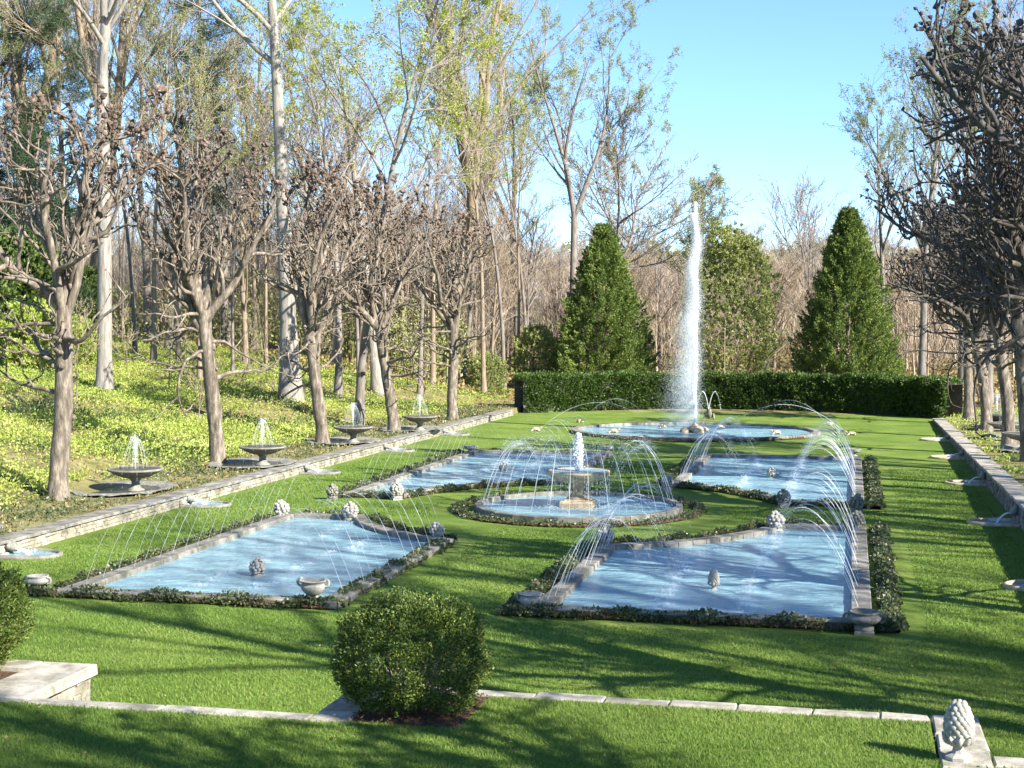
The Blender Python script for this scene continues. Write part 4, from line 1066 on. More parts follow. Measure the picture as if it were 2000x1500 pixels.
GL = "pollarded trees in the left row"; GR = "pollarded trees in the right row"
LT = [(115, 980, 1.0, 0.3, "foremost pollarded tree of the left row, left of the nearest bowl fountain"),
      (425, 908, 1.0, 2.1, "pollarded tree between the two nearest bowl fountains of the left bed"),
      (630, 868, 1.0, 4.0, "pollarded tree between the second and third bowl fountains on the left"),
      (770, 845, .97, 5.2, "pollarded tree just before the farthest left bowl fountain"),
      (885, 822, .93, 1.2, "farthest pollarded tree of the left row, near the hedge end")]
for k, (px, py, sz, rz, lab) in enumerate(LT):
    x, y = at(px, py, 0.30); plant_linden(LIND[k % 4], x, y, 0.27, lab, GL, rz, 0.98 if k else 1.0, sz)
plant_linden(LIND[3], -23.7, 31.0, 0.27, "pollarded tree at the left picture edge, only its branches in view", GL, 3.3, 0.95)
RT = [(6.7, 90.0, 0.35, 2.0, "farthest pollarded tree of the right row, beside the hedge end", .95), (6.75, 79.0, .4, 0.4, "second trunk of the right row, slim and straight", .98), (6.9, 69.4, .45, 5.0, "foremost trunk in view of the right row, swollen at its foot", 1.0),
      (6.9, 61.0, .55, 3.1, "pollarded tree of the right row, trunk outside the picture, low branches over the right wall", 1.0), (6.9, 52.8, .65, 1.0, "dark pollarded tree of the right row with clubbed tips high at the right edge", 1.12)]
for k, (x, y, z, rz, lab, sz) in enumerate(RT):
    plant_linden(LSHADED[k % 3], x, y, z - .1, lab, GR, rz, 0.92 if y > 65 else 1.0, sz)
plant_linden(LSHADED[3], 7.1, 44.2, .7, "nearest pollarded tree of the right row, dark clubbed branches at the top right corner", GR, 5.6, 1.14, 1.02)
plant_linden(LIND[2], 7.2, 30.3, .8, "pollarded tree beyond the right picture edge, seen as branches only", GR, 2.6, .95)
plant_linden(LIND[0], 7.6, 20.0, .9, "pollarded tree beside the terrace right of the picture", GR, 0.9, .9)

def decid(seed, H=22, r=0.35, clear=0.4, nb=(12, 6, 5, 4), ang=(22, 50), trop=(0.0, .06, .08, .08, .06), lens=(0.36, .42, .42, .4), leafn=0, leafs=0.16, leafw=.6, bark=None, twig=None, leaf=None, lean=0.0, fork=0, twr=0.007, noise_=.07, topf=.96, nz0=.018):
    g = np.random.default_rng(seed)
    mt = MB(); mc = MB(); ml = MB()
    d0 = np.array([[lean, 0, 1.0]])
    P0, R0 = grow(np.array([[0, 0, -0.3]]), d0, H * (topf if not fork else clear + .05), r, r * (.16 if not fork else .7), 16, nz0, .01, g, .6)
    R0[0, 0] *= 1.5; R0[0, 1] *= 1.12
    V, F = tubes(P0, R0, 12); mt.add(V, F, 0, True)
    if fork:
        a = 2 * PI * np.arange(fork) / fork + g.uniform(0, 6); ti = R(1) * g.uniform(9, 26, fork)
        D = np.stack([np.sin(ti) * np.cos(a), np.sin(ti) * np.sin(a), np.cos(ti)], -1)
        Pf, Rf = grow(np.repeat(P0[:, -2], fork, 0), D, H * (.97 - clear) * g.uniform(.8, 1.02, fork), r * .62, r * .1, 14, .035, .035, g, .6)
        V, F = tubes(Pf, Rf, 9); mt.add(V, F, 0, True)
        base = (Pf, Rf, 0.12)
    else: base = (P0, R0, clear)
    k1 = nb[0] if not fork else max(3, nb[0] // fork + 1)
    s, d, rr, t, _ = spawn(base[0], base[1], k1, base[2], .99, ang, g, .05)
    L1 = H * lens[0] * (1.12 - .72 * (t - base[2]) / (1 - base[2])) * g.uniform(.7, 1.15, len(s))
    P1, R1 = grow(s, d, L1, np.minimum(rr * .6, r * .38), twr * 2.2, 9, noise_, trop[1], g, .4)
    V, F = tubes(P1, R1, 6); (mc).add(V, F, 0, True)
    prev = (P1, R1, L1)
    tips = [P1[:, -1]]
    for lv, k in enumerate(nb[1:]):
        s, d, rr, t, idx = spawn(prev[0], prev[1], k, .2, 1.0, (22, 55), g, .06)
        L = prev[2][idx] * lens[min(lv + 1, 3)] * g.uniform(.6, 1.25, len(s)) * (1.15 - .4 * t)
        last = lv == len(nb) - 2
        P, R_ = grow(s, d, L, np.maximum(rr * .55, twr * (1 if last else 1.5)), twr * (.6 if last else 1.1), 4 if last else 6, noise_ * 1.2, trop[min(lv + 2, 4)], g, .3)
        V, F = tubes(P, R_, 3 if last else 4); mc.add(V, F, 1, False)
        prev = (P, R_, L)
        if last: tips = P
    if leafn:
        n = len(tips); C = np.repeat(tips[:, 1:].reshape(-1, 3), leafn, 0)
        C = C[g.random(len(C)) < .85]
        C = C + g.normal(0, leafs * .7, C.shape)
        V, F = leaves(C, np.tile([[0, 0, .2]], (len(C), 1)), leafs, leafs * leafw, g, 1.0); ml.add(V, F)
    out = [mt.mesh("trunk", bark), mc.mesh("crown", [bark, twig])]
    if leafn: out.append(ml.mesh("foliage", leaf))
    return out
def plant(meshes, x, y, label, group, cat="tree", rz=None, s=1.0, sz=1.0, z=None, name="bare_tree", lean=(0, 0)):
    t = empty(name, (x, y, tz(x, y) if z is None else z), label, cat, group, rng.uniform(0, 6.28) if rz is None else rz)
    t.scale = (s, s, s * sz); t.rotation_euler[0] = lean[0]; t.rotation_euler[1] = lean[1]
    tr = link("trunk", meshes[0], t)
    c = link("crown", meshes[1], t)
    if len(meshes) > 2: link("foliage", meshes[2], c)
    return t
PB, BB, GB, TW, TG = M['pale_bark'], M['brown_bark'], M['grey_bark'], M['twig'], M['twig_grey']
TULIP = decid(1, 34, .50, .52, (12, 6, 5, 4), (30, 60), leafn=1, leafs=.12, bark=PB, twig=TG, leaf=M['young_leaf'], nz0=.005)
TULIP2 = decid(2, 32, .46, .50, (16, 7, 5, 4), (28, 60), leafn=1, leafs=.11, bark=PB, twig=TG, leaf=M['young_leaf'], fork=2, nz0=.005)
BIGFORK = decid(3, 36, .62, .40, (28, 8, 6, 4), (18, 46), leafn=1, leafs=.11, bark=BB, twig=TW, leaf=M['young_leaf'], fork=4)
LEAFY = decid(4, 31, .36, .45, (14, 7, 5, 4), (18, 46), leafn=5, leafs=.125, bark=GB, twig=TG, leaf=M['young_leaf'], fork=3, nz0=.007)
LEAFY2 = decid(5, 27, .30, .40, (15, 7, 5, 3), (20, 48), leafn=3, leafs=.13, bark=GB, twig=TG, leaf=M['young_leaf'])
ROUND = decid(6, 24, .30, .34, (26, 8, 7, 4), (35, 70), leafn=1, leafs=.10, leaf=M['young_leaf'], bark=GB, twig=TG, trop=(0, .07, .06, .05, .03), lens=(.40, .45, .42, .4), twr=.016, fork=2)
TWIGGY = decid(7, 17, .20, .22, (18, 8, 6, 4), (18, 45), bark=BB, twig=TW, twr=.010, lens=(.42, .42, .42, .4))
TWIGGY2 = decid(8, 20, .22, .3, (18, 8, 6, 4), (22, 55), bark=GB, twig=TW, twr=.010)
TWIGGY3 = decid(9, 19, .20, .3, (16, 8, 6, 4), (22, 50), bark=GB, twig=TG, twr=.011)
SLIM = decid(10, 23, .17, .5, (12, 6, 5, 3), (20, 45), bark=BB, twig=TW, leafn=1, leafs=.13, leaf=M['young_leaf'], lens=(.26, .45, .42, .4))
SLIM2 = decid(11, 21, .14, .45, (12, 6, 5, 3), (22, 50), bark=GB, twig=TG, lens=(.28, .45, .42, .4))
YELLOW = decid(12, 16, .16, .25, (16, 7, 5, 3), (18, 40), bark=GB, twig=TG, leafn=3, leafs=.14, leaf=M['young_leaf'], lens=(.38, .45, .42, .4))
MAPLE = decid(13, 24, .22, .42, (16, 7, 5, 3), (30, 65), bark=GB, twig=TG, leafn=5, leafs=.115, leaf=M['bright_leaf'], lens=(.36, .45, .42, .4), trop=(0, .02, .0, -.02, -.02))
PURPLE = decid(14, 17, .2, .28, (22, 6, 5, 3), (22, 48), bark=GB, twig=TG, lens=(.5, .45, .42, .4), twr=.013, noise_=.03)
SHRUBBY = decid(15, 6, .05, .08, (16, 7, 5, 3), (15, 50), bark=GB, twig=TG, leafn=1, leafs=.07, leaf=M['young_leaf'], lens=(.6, .45, .42, .4))
SAPLING = decid(16, 5, .035, .2, (12, 5, 4), (25, 60), bark=BB, twig=TW, leafn=1, leafs=.06, leaf=M['young_leaf'], lens=(.38, .45, .42, .4))

def pt(px, py, z):
    """ground point below a pixel, on the terrain near height z"""
    for _ in range(12):
        x, y = at(px, py, z); z2 = tz(x, y)
        z = z + (z2 - z) * .5
    return at(px, py, z)
def by(px, Y): return col_x(px, Y), Y
W = "woodland trees beyond the bank"
plant(TULIP2, *by(203, 69), "tall pale-trunked tree rising behind the nearest bowl fountain, brightest lower trunk", None, rz=0.0, s=.86, sz=1.15, name="tulip_tree", lean=(0, .03))
plant(TULIP, *by(568, 79), "tallest straight pale-grey trunk with flared foot standing on the bank", None, rz=0.0, s=1.1, name="tulip_tree", lean=(0, -.035))
plant(TULIP, *by(738, 93), "leaning pale trunk on the bank between the third and fourth pollarded trees", None, rz=0, s=.72, name="tulip_tree", lean=(0, -.10))
plant(BIGFORK, *by(876, 112), "huge multi-stemmed tree with pale green crown, centre of the wood", None, rz=.6, s=1.0, name="forked_tree")
plant(LEAFY, *by(1117, 122), "tall leafing tree with forked dark stem behind the left conifer", None, rz=2.7, s=1.0, name="leafing_tree")
plant(ROUND, *by(1160, 128), "bare tree with a wide round crown leaning right behind the left conifer", None, rz=0.0, s=1.0, name="bare_tree", lean=(0, .14))
plant(MAPLE, *by(700, 74), "maple with bright yellow-green young leaves hanging at the top", None, rz=.5, s=1.12, name="maple_tree")
plant(MAPLE, *by(660, 88), "second maple with yellow-green young leaves, behind the first", None, rz=2.5, s=1.05, name="maple_tree")
plant(YELLOW, *by(1372, 132), "upright yellow-green tree right behind the tall jet", None, rz=.2, s=1.08, name="leafing_tree")
plant(YELLOW, *by(1440, 150), "smaller pale leafing tree right of the tall jet", None, rz=1.9, s=.72, name="leafing_tree")
plant(PURPLE, *by(1592, 150), "bare purple-grey tree with straight fanned branches left of the right conifer", None, rz=.2, s=1.02, name="bare_tree")
plant(LEAFY2, *by(1720, 118), "pale leafing tree above the right conifer", None, rz=1.2, s=.82, name="leafing_tree")
plant(LEAFY2, *by(1800, 108), "tall pale leafing tree behind the right row, with the highest crown there", None, rz=3.2, s=1.0, name="leafing_tree")
plant(LEAFY2, *by(1880, 125), "leafing tree behind the right row near the picture edge", None, rz=4.4, s=1.12, name="leafing_tree")
plant(TWIGGY3, *by(1930, 105), "fine-twigged bare tree at the top right corner", None, rz=4.4, s=1.5, name="bare_tree")
plant(LEAFY, *by(1010, 132), "leafing tree left of the left conifer, leaning over its top", None, rz=4.0, s=.92, name="leafing_tree")
plant(BIGFORK, *by(960, 150), "second multi-stemmed leafing tree, behind and right of the huge one", None, rz=3.6, s=.85, name="forked_tree")
# brown twiggy trees across the middle
tw = [(705, 100, 1.0), (650, 108, 1.05), (820, 96, .9), (790, 112, 1.05), (905, 118, .95), (600, 118, 1.15), (480, 92, 1.05), (330, 96, 1.1), (400, 110, 1.2), (960, 118, .8), (1030, 128, .75)]
for k, (px, Y, s) in enumerate(tw):
    plant([TWIGGY, TWIGGY2, TWIGGY3][k % 3], *by(px, Y), "brown bare tree with a dense haze of fine twigs in the wood", W + ", twiggy", s=s, name="bare_tree")
sl = [(945, 104), (985, 110), (1012, 114), (1030, 121), (620, 92), (660, 96), (300, 84), (265, 90), (350, 88), (455, 86), (520, 98), (700, 90), (150, 88), (60, 92), (90, 104), (240, 106), (845, 103), (925, 125), (390, 80), (10, 86), (500, 108), (430, 120), (195, 120)]
for k, (px, Y) in enumerate(sl):
    plant([SLIM, SLIM2][k % 2], *by(px, Y), "slender bare trunk among the many in the wood behind the bank", W + ", slender", s=rng.uniform(.8, 1.25), name="slender_tree")
bigs = [(0, 100, 1.0), (120, 112, 1.05), (290, 118, 1.0), (500, 126, .95), (345, 100, .8), (180, 98, .9), (-60, 96, .9)]
for k, (px, Y, s) in enumerate(bigs):
    plant([TULIP2, BIGFORK, LEAFY, TULIP][k % 4], *by(px, Y), "large forked woodland tree standing back on the left hillside", W + ", large", s=s, name="woodland_tree")

# ------------------------------------------------------------------ evergreens
def conifer(seed, H=11.5, Rb=3.6, n=1700, lf=100, size=.16, pw=.74):
    """arborvitae: upright flame of many small sprays"""
    g = np.random.default_rng(seed); m = MB()
    h = g.random(n) ** 1.35; a = g.uniform(0, 2 * PI, n)
    prof = (1 - h) ** pw * (1 - .25 * np.exp(-h * 14))
    lum = 1 + .13 * np.sin(a * 5 + h * 9) + .10 * np.sin(a * 11 - h * 17 + 1) + g.normal(0, .10, n)
    rr = Rb * prof * lum * np.where(g.random(n) < .75, 1, g.uniform(.6, 1, n)) + .05
    C = np.stack([rr * np.cos(a), rr * np.sin(a), h * H + .15], -1)
    D = nrm(np.stack([np.cos(a) * .75, np.sin(a) * .75, np.full(n, .8)], -1) + g.normal(0, .15, (n, 3)))
    Cl = np.repeat(C, lf, 0); Dl = np.repeat(D, lf, 0); q = g.random((n * lf, 1))
    Pl = Cl + Dl * (q - .45) * .85 + g.normal(0, .15, (n * lf, 3)) * (1.15 - q)
    V, F = leaves(Pl, Dl, size, size * .42, g, .45); m.add(V, F)
    c = MB()
    V, F = one_tube([[0, 0, -.2], [0, 0, H * .5], [0, 0, H * .95]], [.22, .14, .03], 8); c.add(V, F)
    nb = 160; hb = g.random(nb); ab = g.uniform(0, 2 * PI, nb); L = Rb * (1 - hb) ** pw * .8
    Pb = np.stack([np.stack([L * f * np.cos(ab), L * f * np.sin(ab), hb * H * .95 + L * f * .5 * 0.6], -1) for f in (0, .5, 1)], 1)
    V, F = tubes(Pb, np.tile([[.04, .03, .01]], (nb, 1)), 4); c.add(V, F)
    return c.mesh("trunk", M['brown_bark']), m.mesh("foliage", M['conifer'])
CON = [conifer(1), conifer(2)]
def plant_con(me, px, py, label, s, sz, rz):
    x, y = at(px, py, .4)
    t = empty("conifer", (x, y, tz(x, y)), label, "conifer", "pair of conical conifers behind the hedge", rz); t.scale = (s, s, s * sz)
    link("trunk", me[0], t); link("foliage", me[1], t)
plant_con(CON[0], 1178, 772, "dense conical conifer left of the tall jet, sunlit on its right", 1.02, 1.04, .4)
plant_con(CON[1], 1655, 772, "dense conical conifer right of the tall jet, shaded at its foot", 1.03, 1.12, 2.2)
def hedge():
    g = np.random.default_rng(12); m = MB()
    P = np.array([(-21.4, 95.2), (-17.5, 98.5), (-13, 100.6), (-9, 101.3), (-4.5, 101.0), (0, 99.6), (3.6, 97.6), (6.3, 95.0)])
    P = resample(P, .4, False); seg = np.linalg.norm(np.diff(P, axis=0), axis=1); L = seg.sum(); cum = np.r_[0, np.cumsum(seg)]
    n = 9000; lf = 9; s = g.uniform(0, L, n); k = np.clip(np.searchsorted(cum, s) - 1, 0, len(seg) - 1); f = (s - cum[k]) / seg[k]
    q = P[k] + (P[k + 1] - P[k]) * f[:, None]; e = nrm(P[k + 1] - P[k]); nn = np.stack([e[:, 1], -e[:, 0]], -1)
    H, Wd = 2.25, 1.6
    face = g.random(n); H_ = H + .06 * np.sin(s * 1.1) + .05 * np.sin(s * 3.3) + np.abs(g.normal(0, .05, n))
    front = face < .62; z = np.where(front, g.uniform(.05, 1, n) * H_, H_); u = np.where(front, .5, g.uniform(-.5, .5, n))
    bulge = .08 * np.sin(s * 1.7) + .06 * np.sin(s * 4.3 + z * 3) + .05 * np.sin(z * 5 + s)
    pos = q + nn * (u * Wd + np.where(front, bulge + .06 * (1 - z / H), 0))[:, None]
    C = np.c_[pos, z]; D = np.c_[nn * np.where(front, .9, 0.1)[:, None], np.where(front, .35, 1.0)]
    C = np.repeat(C + g.normal(0, .06, C.shape), lf, 0) + g.normal(0, .065, (n * lf, 3)); D = np.repeat(D, lf, 0)
    V, F = leaves(C, D, .17, .075, g, .6); m.add(V, F)
    c = P.mean(0); 
    # inner branches as a dark core
    for d, z1 in ((.0, 2.0),):
        A = [np.c_[P + np.r_[[nn[0]]] * 0 + 0, np.zeros(len(P))]]
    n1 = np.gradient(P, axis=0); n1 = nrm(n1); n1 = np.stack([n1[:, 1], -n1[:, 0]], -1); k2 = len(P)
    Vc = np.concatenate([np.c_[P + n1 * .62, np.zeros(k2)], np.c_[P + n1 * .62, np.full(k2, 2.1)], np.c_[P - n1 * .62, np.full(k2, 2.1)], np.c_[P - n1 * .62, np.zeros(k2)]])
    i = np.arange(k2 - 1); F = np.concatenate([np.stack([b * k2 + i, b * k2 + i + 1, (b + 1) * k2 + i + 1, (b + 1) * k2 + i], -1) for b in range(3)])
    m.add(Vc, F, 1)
    for v in m.V: v -= np.array([c[0], c[1], 0])
    tag(m.build("hedge", [M['hedge_leaf'], M['mortar']], None, (c[0], c[1], 0)), "long clipped dark green hedge closing the far end of the lawn", "hedge")
hedge()
def bush_mesh(seed, Rx=.93, H=1.62, n=3000, lf=20, size=.045, leaf='box_leaf', lumpy=.06, flat_=.8):
    g = np.random.default_rng(seed); m = MB()
    D = nrm(g.normal(0, 1, (n, 3))); D[:, 2] = np.where(D[:, 2] < -.75, -D[:, 2], D[:, 2])
    lu = 1 + lumpy * (np.sin(D[:, 0] * 7 + 1) * np.sin(D[:, 1] * 6) + .8 * np.sin(D[:, 2] * 9 + D[:, 0] * 5)) + g.normal(0, lumpy * .5, n)
    dep = np.where(g.random(n) < .7, 1.0, g.uniform(.72, 1, n))
    sup = np.abs(D) ** flat_ * np.sign(D); sup = sup / np.maximum((np.abs(sup) ** 2.4).sum(1, keepdims=True) ** (1 / 2.4), 1e-6)
    C = sup * np.array([Rx, Rx, H * .52]) * (lu * dep)[:, None]; C[:, 2] += H * .5
    up = nrm(D * .8 + np.array([0, 0, .75]))
    Cl = np.repeat(C, lf, 0); Ul = np.repeat(up, lf, 0); q = g.random((n * lf, 1))
    Pl = Cl + Ul * (q - .6) * .17 + g.normal(0, .026, (n * lf, 3))
    Pl[:, 2] = np.maximum(Pl[:, 2], .03)
    V, F = leaves(Pl, Ul, size, size * .5, g, .65); m.add(V, F)
    b = MB(); k = 60; a = g.uniform(0, 2 * PI, k); P0 = np.stack([.08 * np.cos(a), .08 * np.sin(a), 0 * a], -1)
    P, R_ = grow(P0, np.stack([np.cos(a) * .6, np.sin(a) * .6, g.uniform(.3, 1.2, k)], -1), g.uniform(.6, .95, k) * H * .8, .02, .006, 8, .1, .05, g); V, F = tubes(P, R_, 5); b.add(V, F)
    return b.mesh("stems", M['twig']), m.mesh("foliage", M[leaf])
BOX = bush_mesh(1); 
def plant_bush(me, x, y, z, label, s=(1, 1, 1), cat="bush", group=None, name="boxwood_bush", rz=0):
    t = empty(name, (x, y, z), label, cat, group, rz); t.scale = s
    link("stems", me[0], t); link("foliage", me[1], t)
bx, by_ = at(786, 1402, TZ)
plant_bush(BOX, bx, by_ + .42, TZ, "large round dark green bush on the mulch bed in the foreground", (.97, .95, .87), rz=1.0)
plant_bush(BOX, -12.75, 18.95, TZ, "clipped bush behind the stone bed wall, cut by the left picture edge", (1.1, 1.0, .98), rz=3.0)
RH = bush_mesh(3, 2.0, 3.6, 1500, 16, .19, 'rhodo', .12); MG = bush_mesh(4, 2.6, 9.3, 2100, 26, .17, 'magnolia', .12, 1.0); YS = bush_mesh(5, 1.5, 2.6, 900, 14, .16, 'young_leaf', .18)
BG = bush_mesh(6, 1.8, 3.0, 1100, 14, .20, 'bank', .15)
x, y = by(1425, 111); plant_bush(MG, x, y, tz(x, y), "loose light green broadleaf tree right of the tall jet", (1.16, 1.1, 1.2), "tree", None, "broadleaf_tree")
x, y = by(1048, 112); plant_bush(bush_mesh(8, 1.9, 3.8, 1300, 18, .17, 'magnolia', .16), x, y, tz(x, y), "pale green rhododendron left of the left conifer", (.9, .9, 1.2), "bush", None, "rhododendron_bush")
for k, (px, Y, s, sz, lab) in enumerate([(25, 82, 1.5, 1.9, "tall dark rhododendron at the left edge behind the bank"), (110, 90, 1.4, 1.5, "dark rhododendron behind the left tall pale trunk"), (-70, 78, 1.5, 1.6, "dark rhododendron at the far left, partly outside the picture")]):
    x, y = by(px, Y); plant_bush(RH, x, y, tz(x, y) - .2, lab, (s, s, sz), "bush", None, "rhododendron_bush", k * 1.3)
for k, (px, Y, s, sz, lab) in enumerate([(60, 72, .9, 1.1, "bright yellow-green shrub at the top of the bank on the left"), (140, 78, .7, .8, "smaller bright green shrub beside the left pale trunk"), (950, 108, .85, 1.0, "yellow-green shrub at the bank's far end before the fence")]):
    x, y = by(px, Y); plant_bush(BG if k < 2 else YS, x, y, tz(x, y) - .1, lab, (s, s, sz), "bush", None, "flowering_shrub", k * 2.1)
x, y = by(1505, 114); plant(SHRUBBY, x, y, "grey bare twiggy shrub above the hedge left of the right conifer", None, "bush", .3, 1.0, .6, None, "bare_shrub")
x, y = by(1395, 113); plant(SHRUBBY, x, y, "reddish bare twiggy shrub above the hedge beside the jet", None, "bush", 1.3, .8, .45, None, "bare_shrub")
for k, (px, py) in enumerate([(388, 830), (330, 770), (480, 760), (150, 800), (700, 770), (620, 740), (250, 740), (820, 760), (520, 720), (900, 750)]):
    x, y = pt(px, py, 2); plant(SAPLING, x, y, "thin leafing sapling standing on the grassy bank", "saplings on the bank", "sapling", None, rng.uniform(.6, 1.1), 1, None, "sapling")

def pine(seed, H=24, r=.32, Rb=4.2, bare=.3, n=60):
    g = np.random.default_rng(seed); mt = MB(); mc = MB()
    P0, R0 = grow(np.array([[0, 0, -.3]]), np.array([[0, 0, 1.]]), H, r, .05, 16, .012, .01, g); V, F = tubes(P0, R0, 10); mt.add(V, F, 0, True)
    s, d, rr, t, _ = spawn(P0, R0, n, bare, .99, (70, 95), g); L = Rb * (1.15 - t) ** .7 * g.uniform(.6, 1.1, n)
    P1, R1 = grow(s, d, L, rr * .3 + .02, .015, 8, .06, .04, g, .4); V, F = tubes(P1, R1, 5); mt.add(V, F, 0, True)
    s, d, rr, t, _ = spawn(P1, R1, 9, .3, 1, (25, 60), g, .1); P2, R2 = grow(s, d, g.uniform(.4, 1.1, len(s)), .015, .008, 4, .1, .05, g); V, F = tubes(P2, R2, 3); mt.add(V, F)
    C = P2[:, 1:].reshape(-1, 3); C = np.repeat(C, 13, 0) + g.normal(0, .14, (len(C) * 13, 3))
    V, F = leaves(C, np.tile([[0, 0, .5]], (len(C), 1)), .30, .035, g, .9); mc.add(V, F)
    return mt.mesh("trunk", M['grey_bark']), mc.mesh("foliage", M['pine'])
PN = [pine(1), pine(2, 26, .34, 4.6, .25, 66), pine(3, 14, .2, 3.4, .08, 60)]
for k, (px, Y, s, i, lab) in enumerate([(128, 92, 1.0, 0, "dark pine with layered boughs at the top left"), (55, 100, 1.1, 1, "dark pine at the left picture edge"), (405, 95, 1.1, 1, "tall dark pine left of the tallest pale trunk"), (440, 112, 1.05, 0, "dark pine behind the tall pine near the top centre left"), (95, 84, 1.0, 2, "low dense pine filling the left side behind the bank"), (30, 95, 1.15, 2, "low dense pine behind the rhododendrons at left")]):
    x, y = by(px, Y); t = empty("pine_tree", (x, y, tz(x, y)), lab, "pine", None, k * 1.1); t.scale = (s, s, s)
    link("trunk", PN[i][0], t); link("foliage", PN[i][1], t)

# trees to the right of the picture: seen only as shade on the lawn
for k, (x, y, i, s) in enumerate([(7.8, 10.0, 3, .9), (8.0, 0.5, 4, .9)]):
    plant_linden(LIND[k], x, y, .9, ["pollarded tree right of the terrace, outside the picture", "pollarded tree right behind the viewpoint, outside the picture"][k], GR, 1.7 * k, s)
SH = [(27, -6), (18, 15.5), (21, 24), (24, 15), (23, .5), (31, 13), (33, 28), (19, 50), (29, 53), (37, 5), (38, 38), (22, -8), (34, -9), (42, 20)]
for k, (x, y) in enumerate(SH):
    plant(([TWIGGY2, TWIGGY3, TWIGGY, TWIGGY3][k - 1] if 0 < k < 5 else [BIGFORK, TWIGGY2, LEAFY, TWIGGY3, ROUND, LEAFY2][k % 6]), x, y, "tall bare tree of the wood to the right of the picture", "trees beyond the right picture edge", "tree", None, (1.1 if 0 < k < 5 else [.75, 1.1, .85, 1.1, .95, .9][k % 6]), 1, None, "woodland_tree")

for k, (x, y) in enumerate([(16.5, 12.2), (19, 3.0), (20, 19.5)]):
    plant(TULIP, x, y, "tall high-crowned tree of the wood to the right of the picture", "trees beyond the right picture edge", "tree", 2.2 * k, .8, 1, None, "woodland_tree")
# far woods and hill beyond the hedge
def far_wood(name, label, spots, seed, mats, Hr, Rr, nst, wd, kindleaf=False):
    """many crowns of fine upright twigs"""
    g = np.random.default_rng(seed); m = MB()
    for (x, y) in spots:
        z = tz(x, y); H = g.uniform(*Hr); Rd = g.uniform(*Rr); n = nst
        a = g.uniform(0, 2 * PI, n); q = np.sqrt(g.random(n)) ; h = g.uniform(.12, .98, n)
        env = np.sin(PI * np.clip(h * .78 + .18, 0, 1)) ** .7
        C = np.stack([x + Rd * q * env * np.cos(a), y + Rd * q * env * np.sin(a), z + h * H], -1)
        D = np.stack([np.cos(a) * q * .7, np.sin(a) * q * .7, np.full(n, 1.0)], -1)
        if kindleaf: V, F = leaves(C, D, wd * 1.6, wd, g, .9)
        else: V, F = leaves(C, D, H * .2, wd, g, .42)
        m.add(V, F, int(g.integers(0, len(mats))))
        V, F = one_tube([[x, y, z - .3], [x + g.normal(0, .2), y, z + H * .45], [x + g.normal(0, .3), y, z + H * .85]], [H * .014, H * .01, .02], 4); m.add(V, F, int(g.integers(0, len(mats))))
    tag(m.build(name, mats), label, "wood", None, 'stuff')
gg = np.random.default_rng(77)
def scat(px0, px1, Y0, Y1, n):
    return [by(gg.uniform(px0, px1), Y0 + (Y1 - Y0) * gg.random() ** .8) for _ in range(n)]
TWM = [M['twig'], M['twig_grey'], M['brown_bark']]
far_wood("far_wood", "brown bare wood filling the slope beyond the hedge", scat(850, 2000, 128, 240, 210), 1, [M['far_twig'], M['twig'], M['far_twig']], (6, 10), (2.2, 3.6), 480, .04)
far_wood("far_wood", "yellow-green budding wood along the distant ridge", scat(1100, 2000, 240, 330, 150), 2, [M['young_leaf'], M['budding']], (8, 13), (3, 5), 420, .32, True)
far_wood("far_wood", "brown and green tangle of the wood behind the left bank", scat(-200, 1000, 118, 165, 240), 3, TWM, (8, 17), (2, 3.6), 480, .036)
far_wood("far_wood", "green understorey of the wood behind the left bank", scat(-200, 900, 104, 140, 90), 4, [M['young_leaf'], M['budding'], M['magnolia']], (3, 7), (1.6, 3), 300, .16, True)
k = 0
for px, Y in [(p + rng.uniform(-18, 18), Yb + rng.uniform(-9, 9)) for Yb in (142, 162, 185, 215) for p in range(640, 1990, 74)]:
    me = [TWIGGY, TWIGGY3, TWIGGY2, TWIGGY][k % 4]; k += 1
    s = rng.uniform(.55, .8)
    x, y = by(px, Y); plant(me, x, y, "brown bare tree in the distant wood beyond the hedge", "distant bare trees beyond the hedge", "tree", None, s * 1.15, .85, None, "distant_tree")
k = 0
for px, Y in [(p + rng.uniform(-20, 20), Yb) for Yb in (250, 285) for p in range(1180, 1960, 60)]:
    x, y = by(px, Y); plant(YELLOW, x, y, "yellow-green leafing tree along the distant ridge", "leafing trees on the distant ridge", "tree", None, rng.uniform(.6, .85), .75, None, "distant_tree")

# ------------------------------------------------------------------ plants on the bank and in the beds
def cover(name, label, cat, mats, xs, ys, dens, seed, size, kind='stuff', msk=None, hgt=.12, lf=6, tall=1.0):
    g = np.random.default_rng(seed); n = int((xs[1] - xs[0]) * (ys[1] - ys[0]) * dens)
    X = g.uniform(*xs, n); Y = g.uniform(*ys, n)
    if msk is not None:
        k = msk(X, Y, g); X, Y = X[k], Y[k]
    for bx_, by2 in BOWLS:
        k = ((X - bx_) / 1.75) ** 2 + ((Y - by2) / 2.2) ** 2 > 1; X, Y = X[k], Y[k]
    n = len(X); C = np.stack([X, Y, terrain(X, Y)], -1)
    C = np.repeat(C, lf, 0); D = np.tile([[0, 0, .55]], (len(C), 1)); C = C + g.normal(0, 1, C.shape) * np.array([size * .9, size * .9, 0]); C[:, 2] += g.uniform(.1, 1, len(C)) * hgt
    V, F = leaves(C, D, size, size * .55, g, .6); m = MB(); m.add(V, F)
    tag(m.build(name, mats), label, cat, None, kind)
def pn(X, Y, f, s): return np.sin(X * f + s) * np.sin(Y * f * .8 + 2 * s) + .6 * np.sin(X * f * 2.3 - Y * f * 1.7 + s) + .4 * np.sin(Y * f * 3.1 + X * f * .9 + 3 * s)
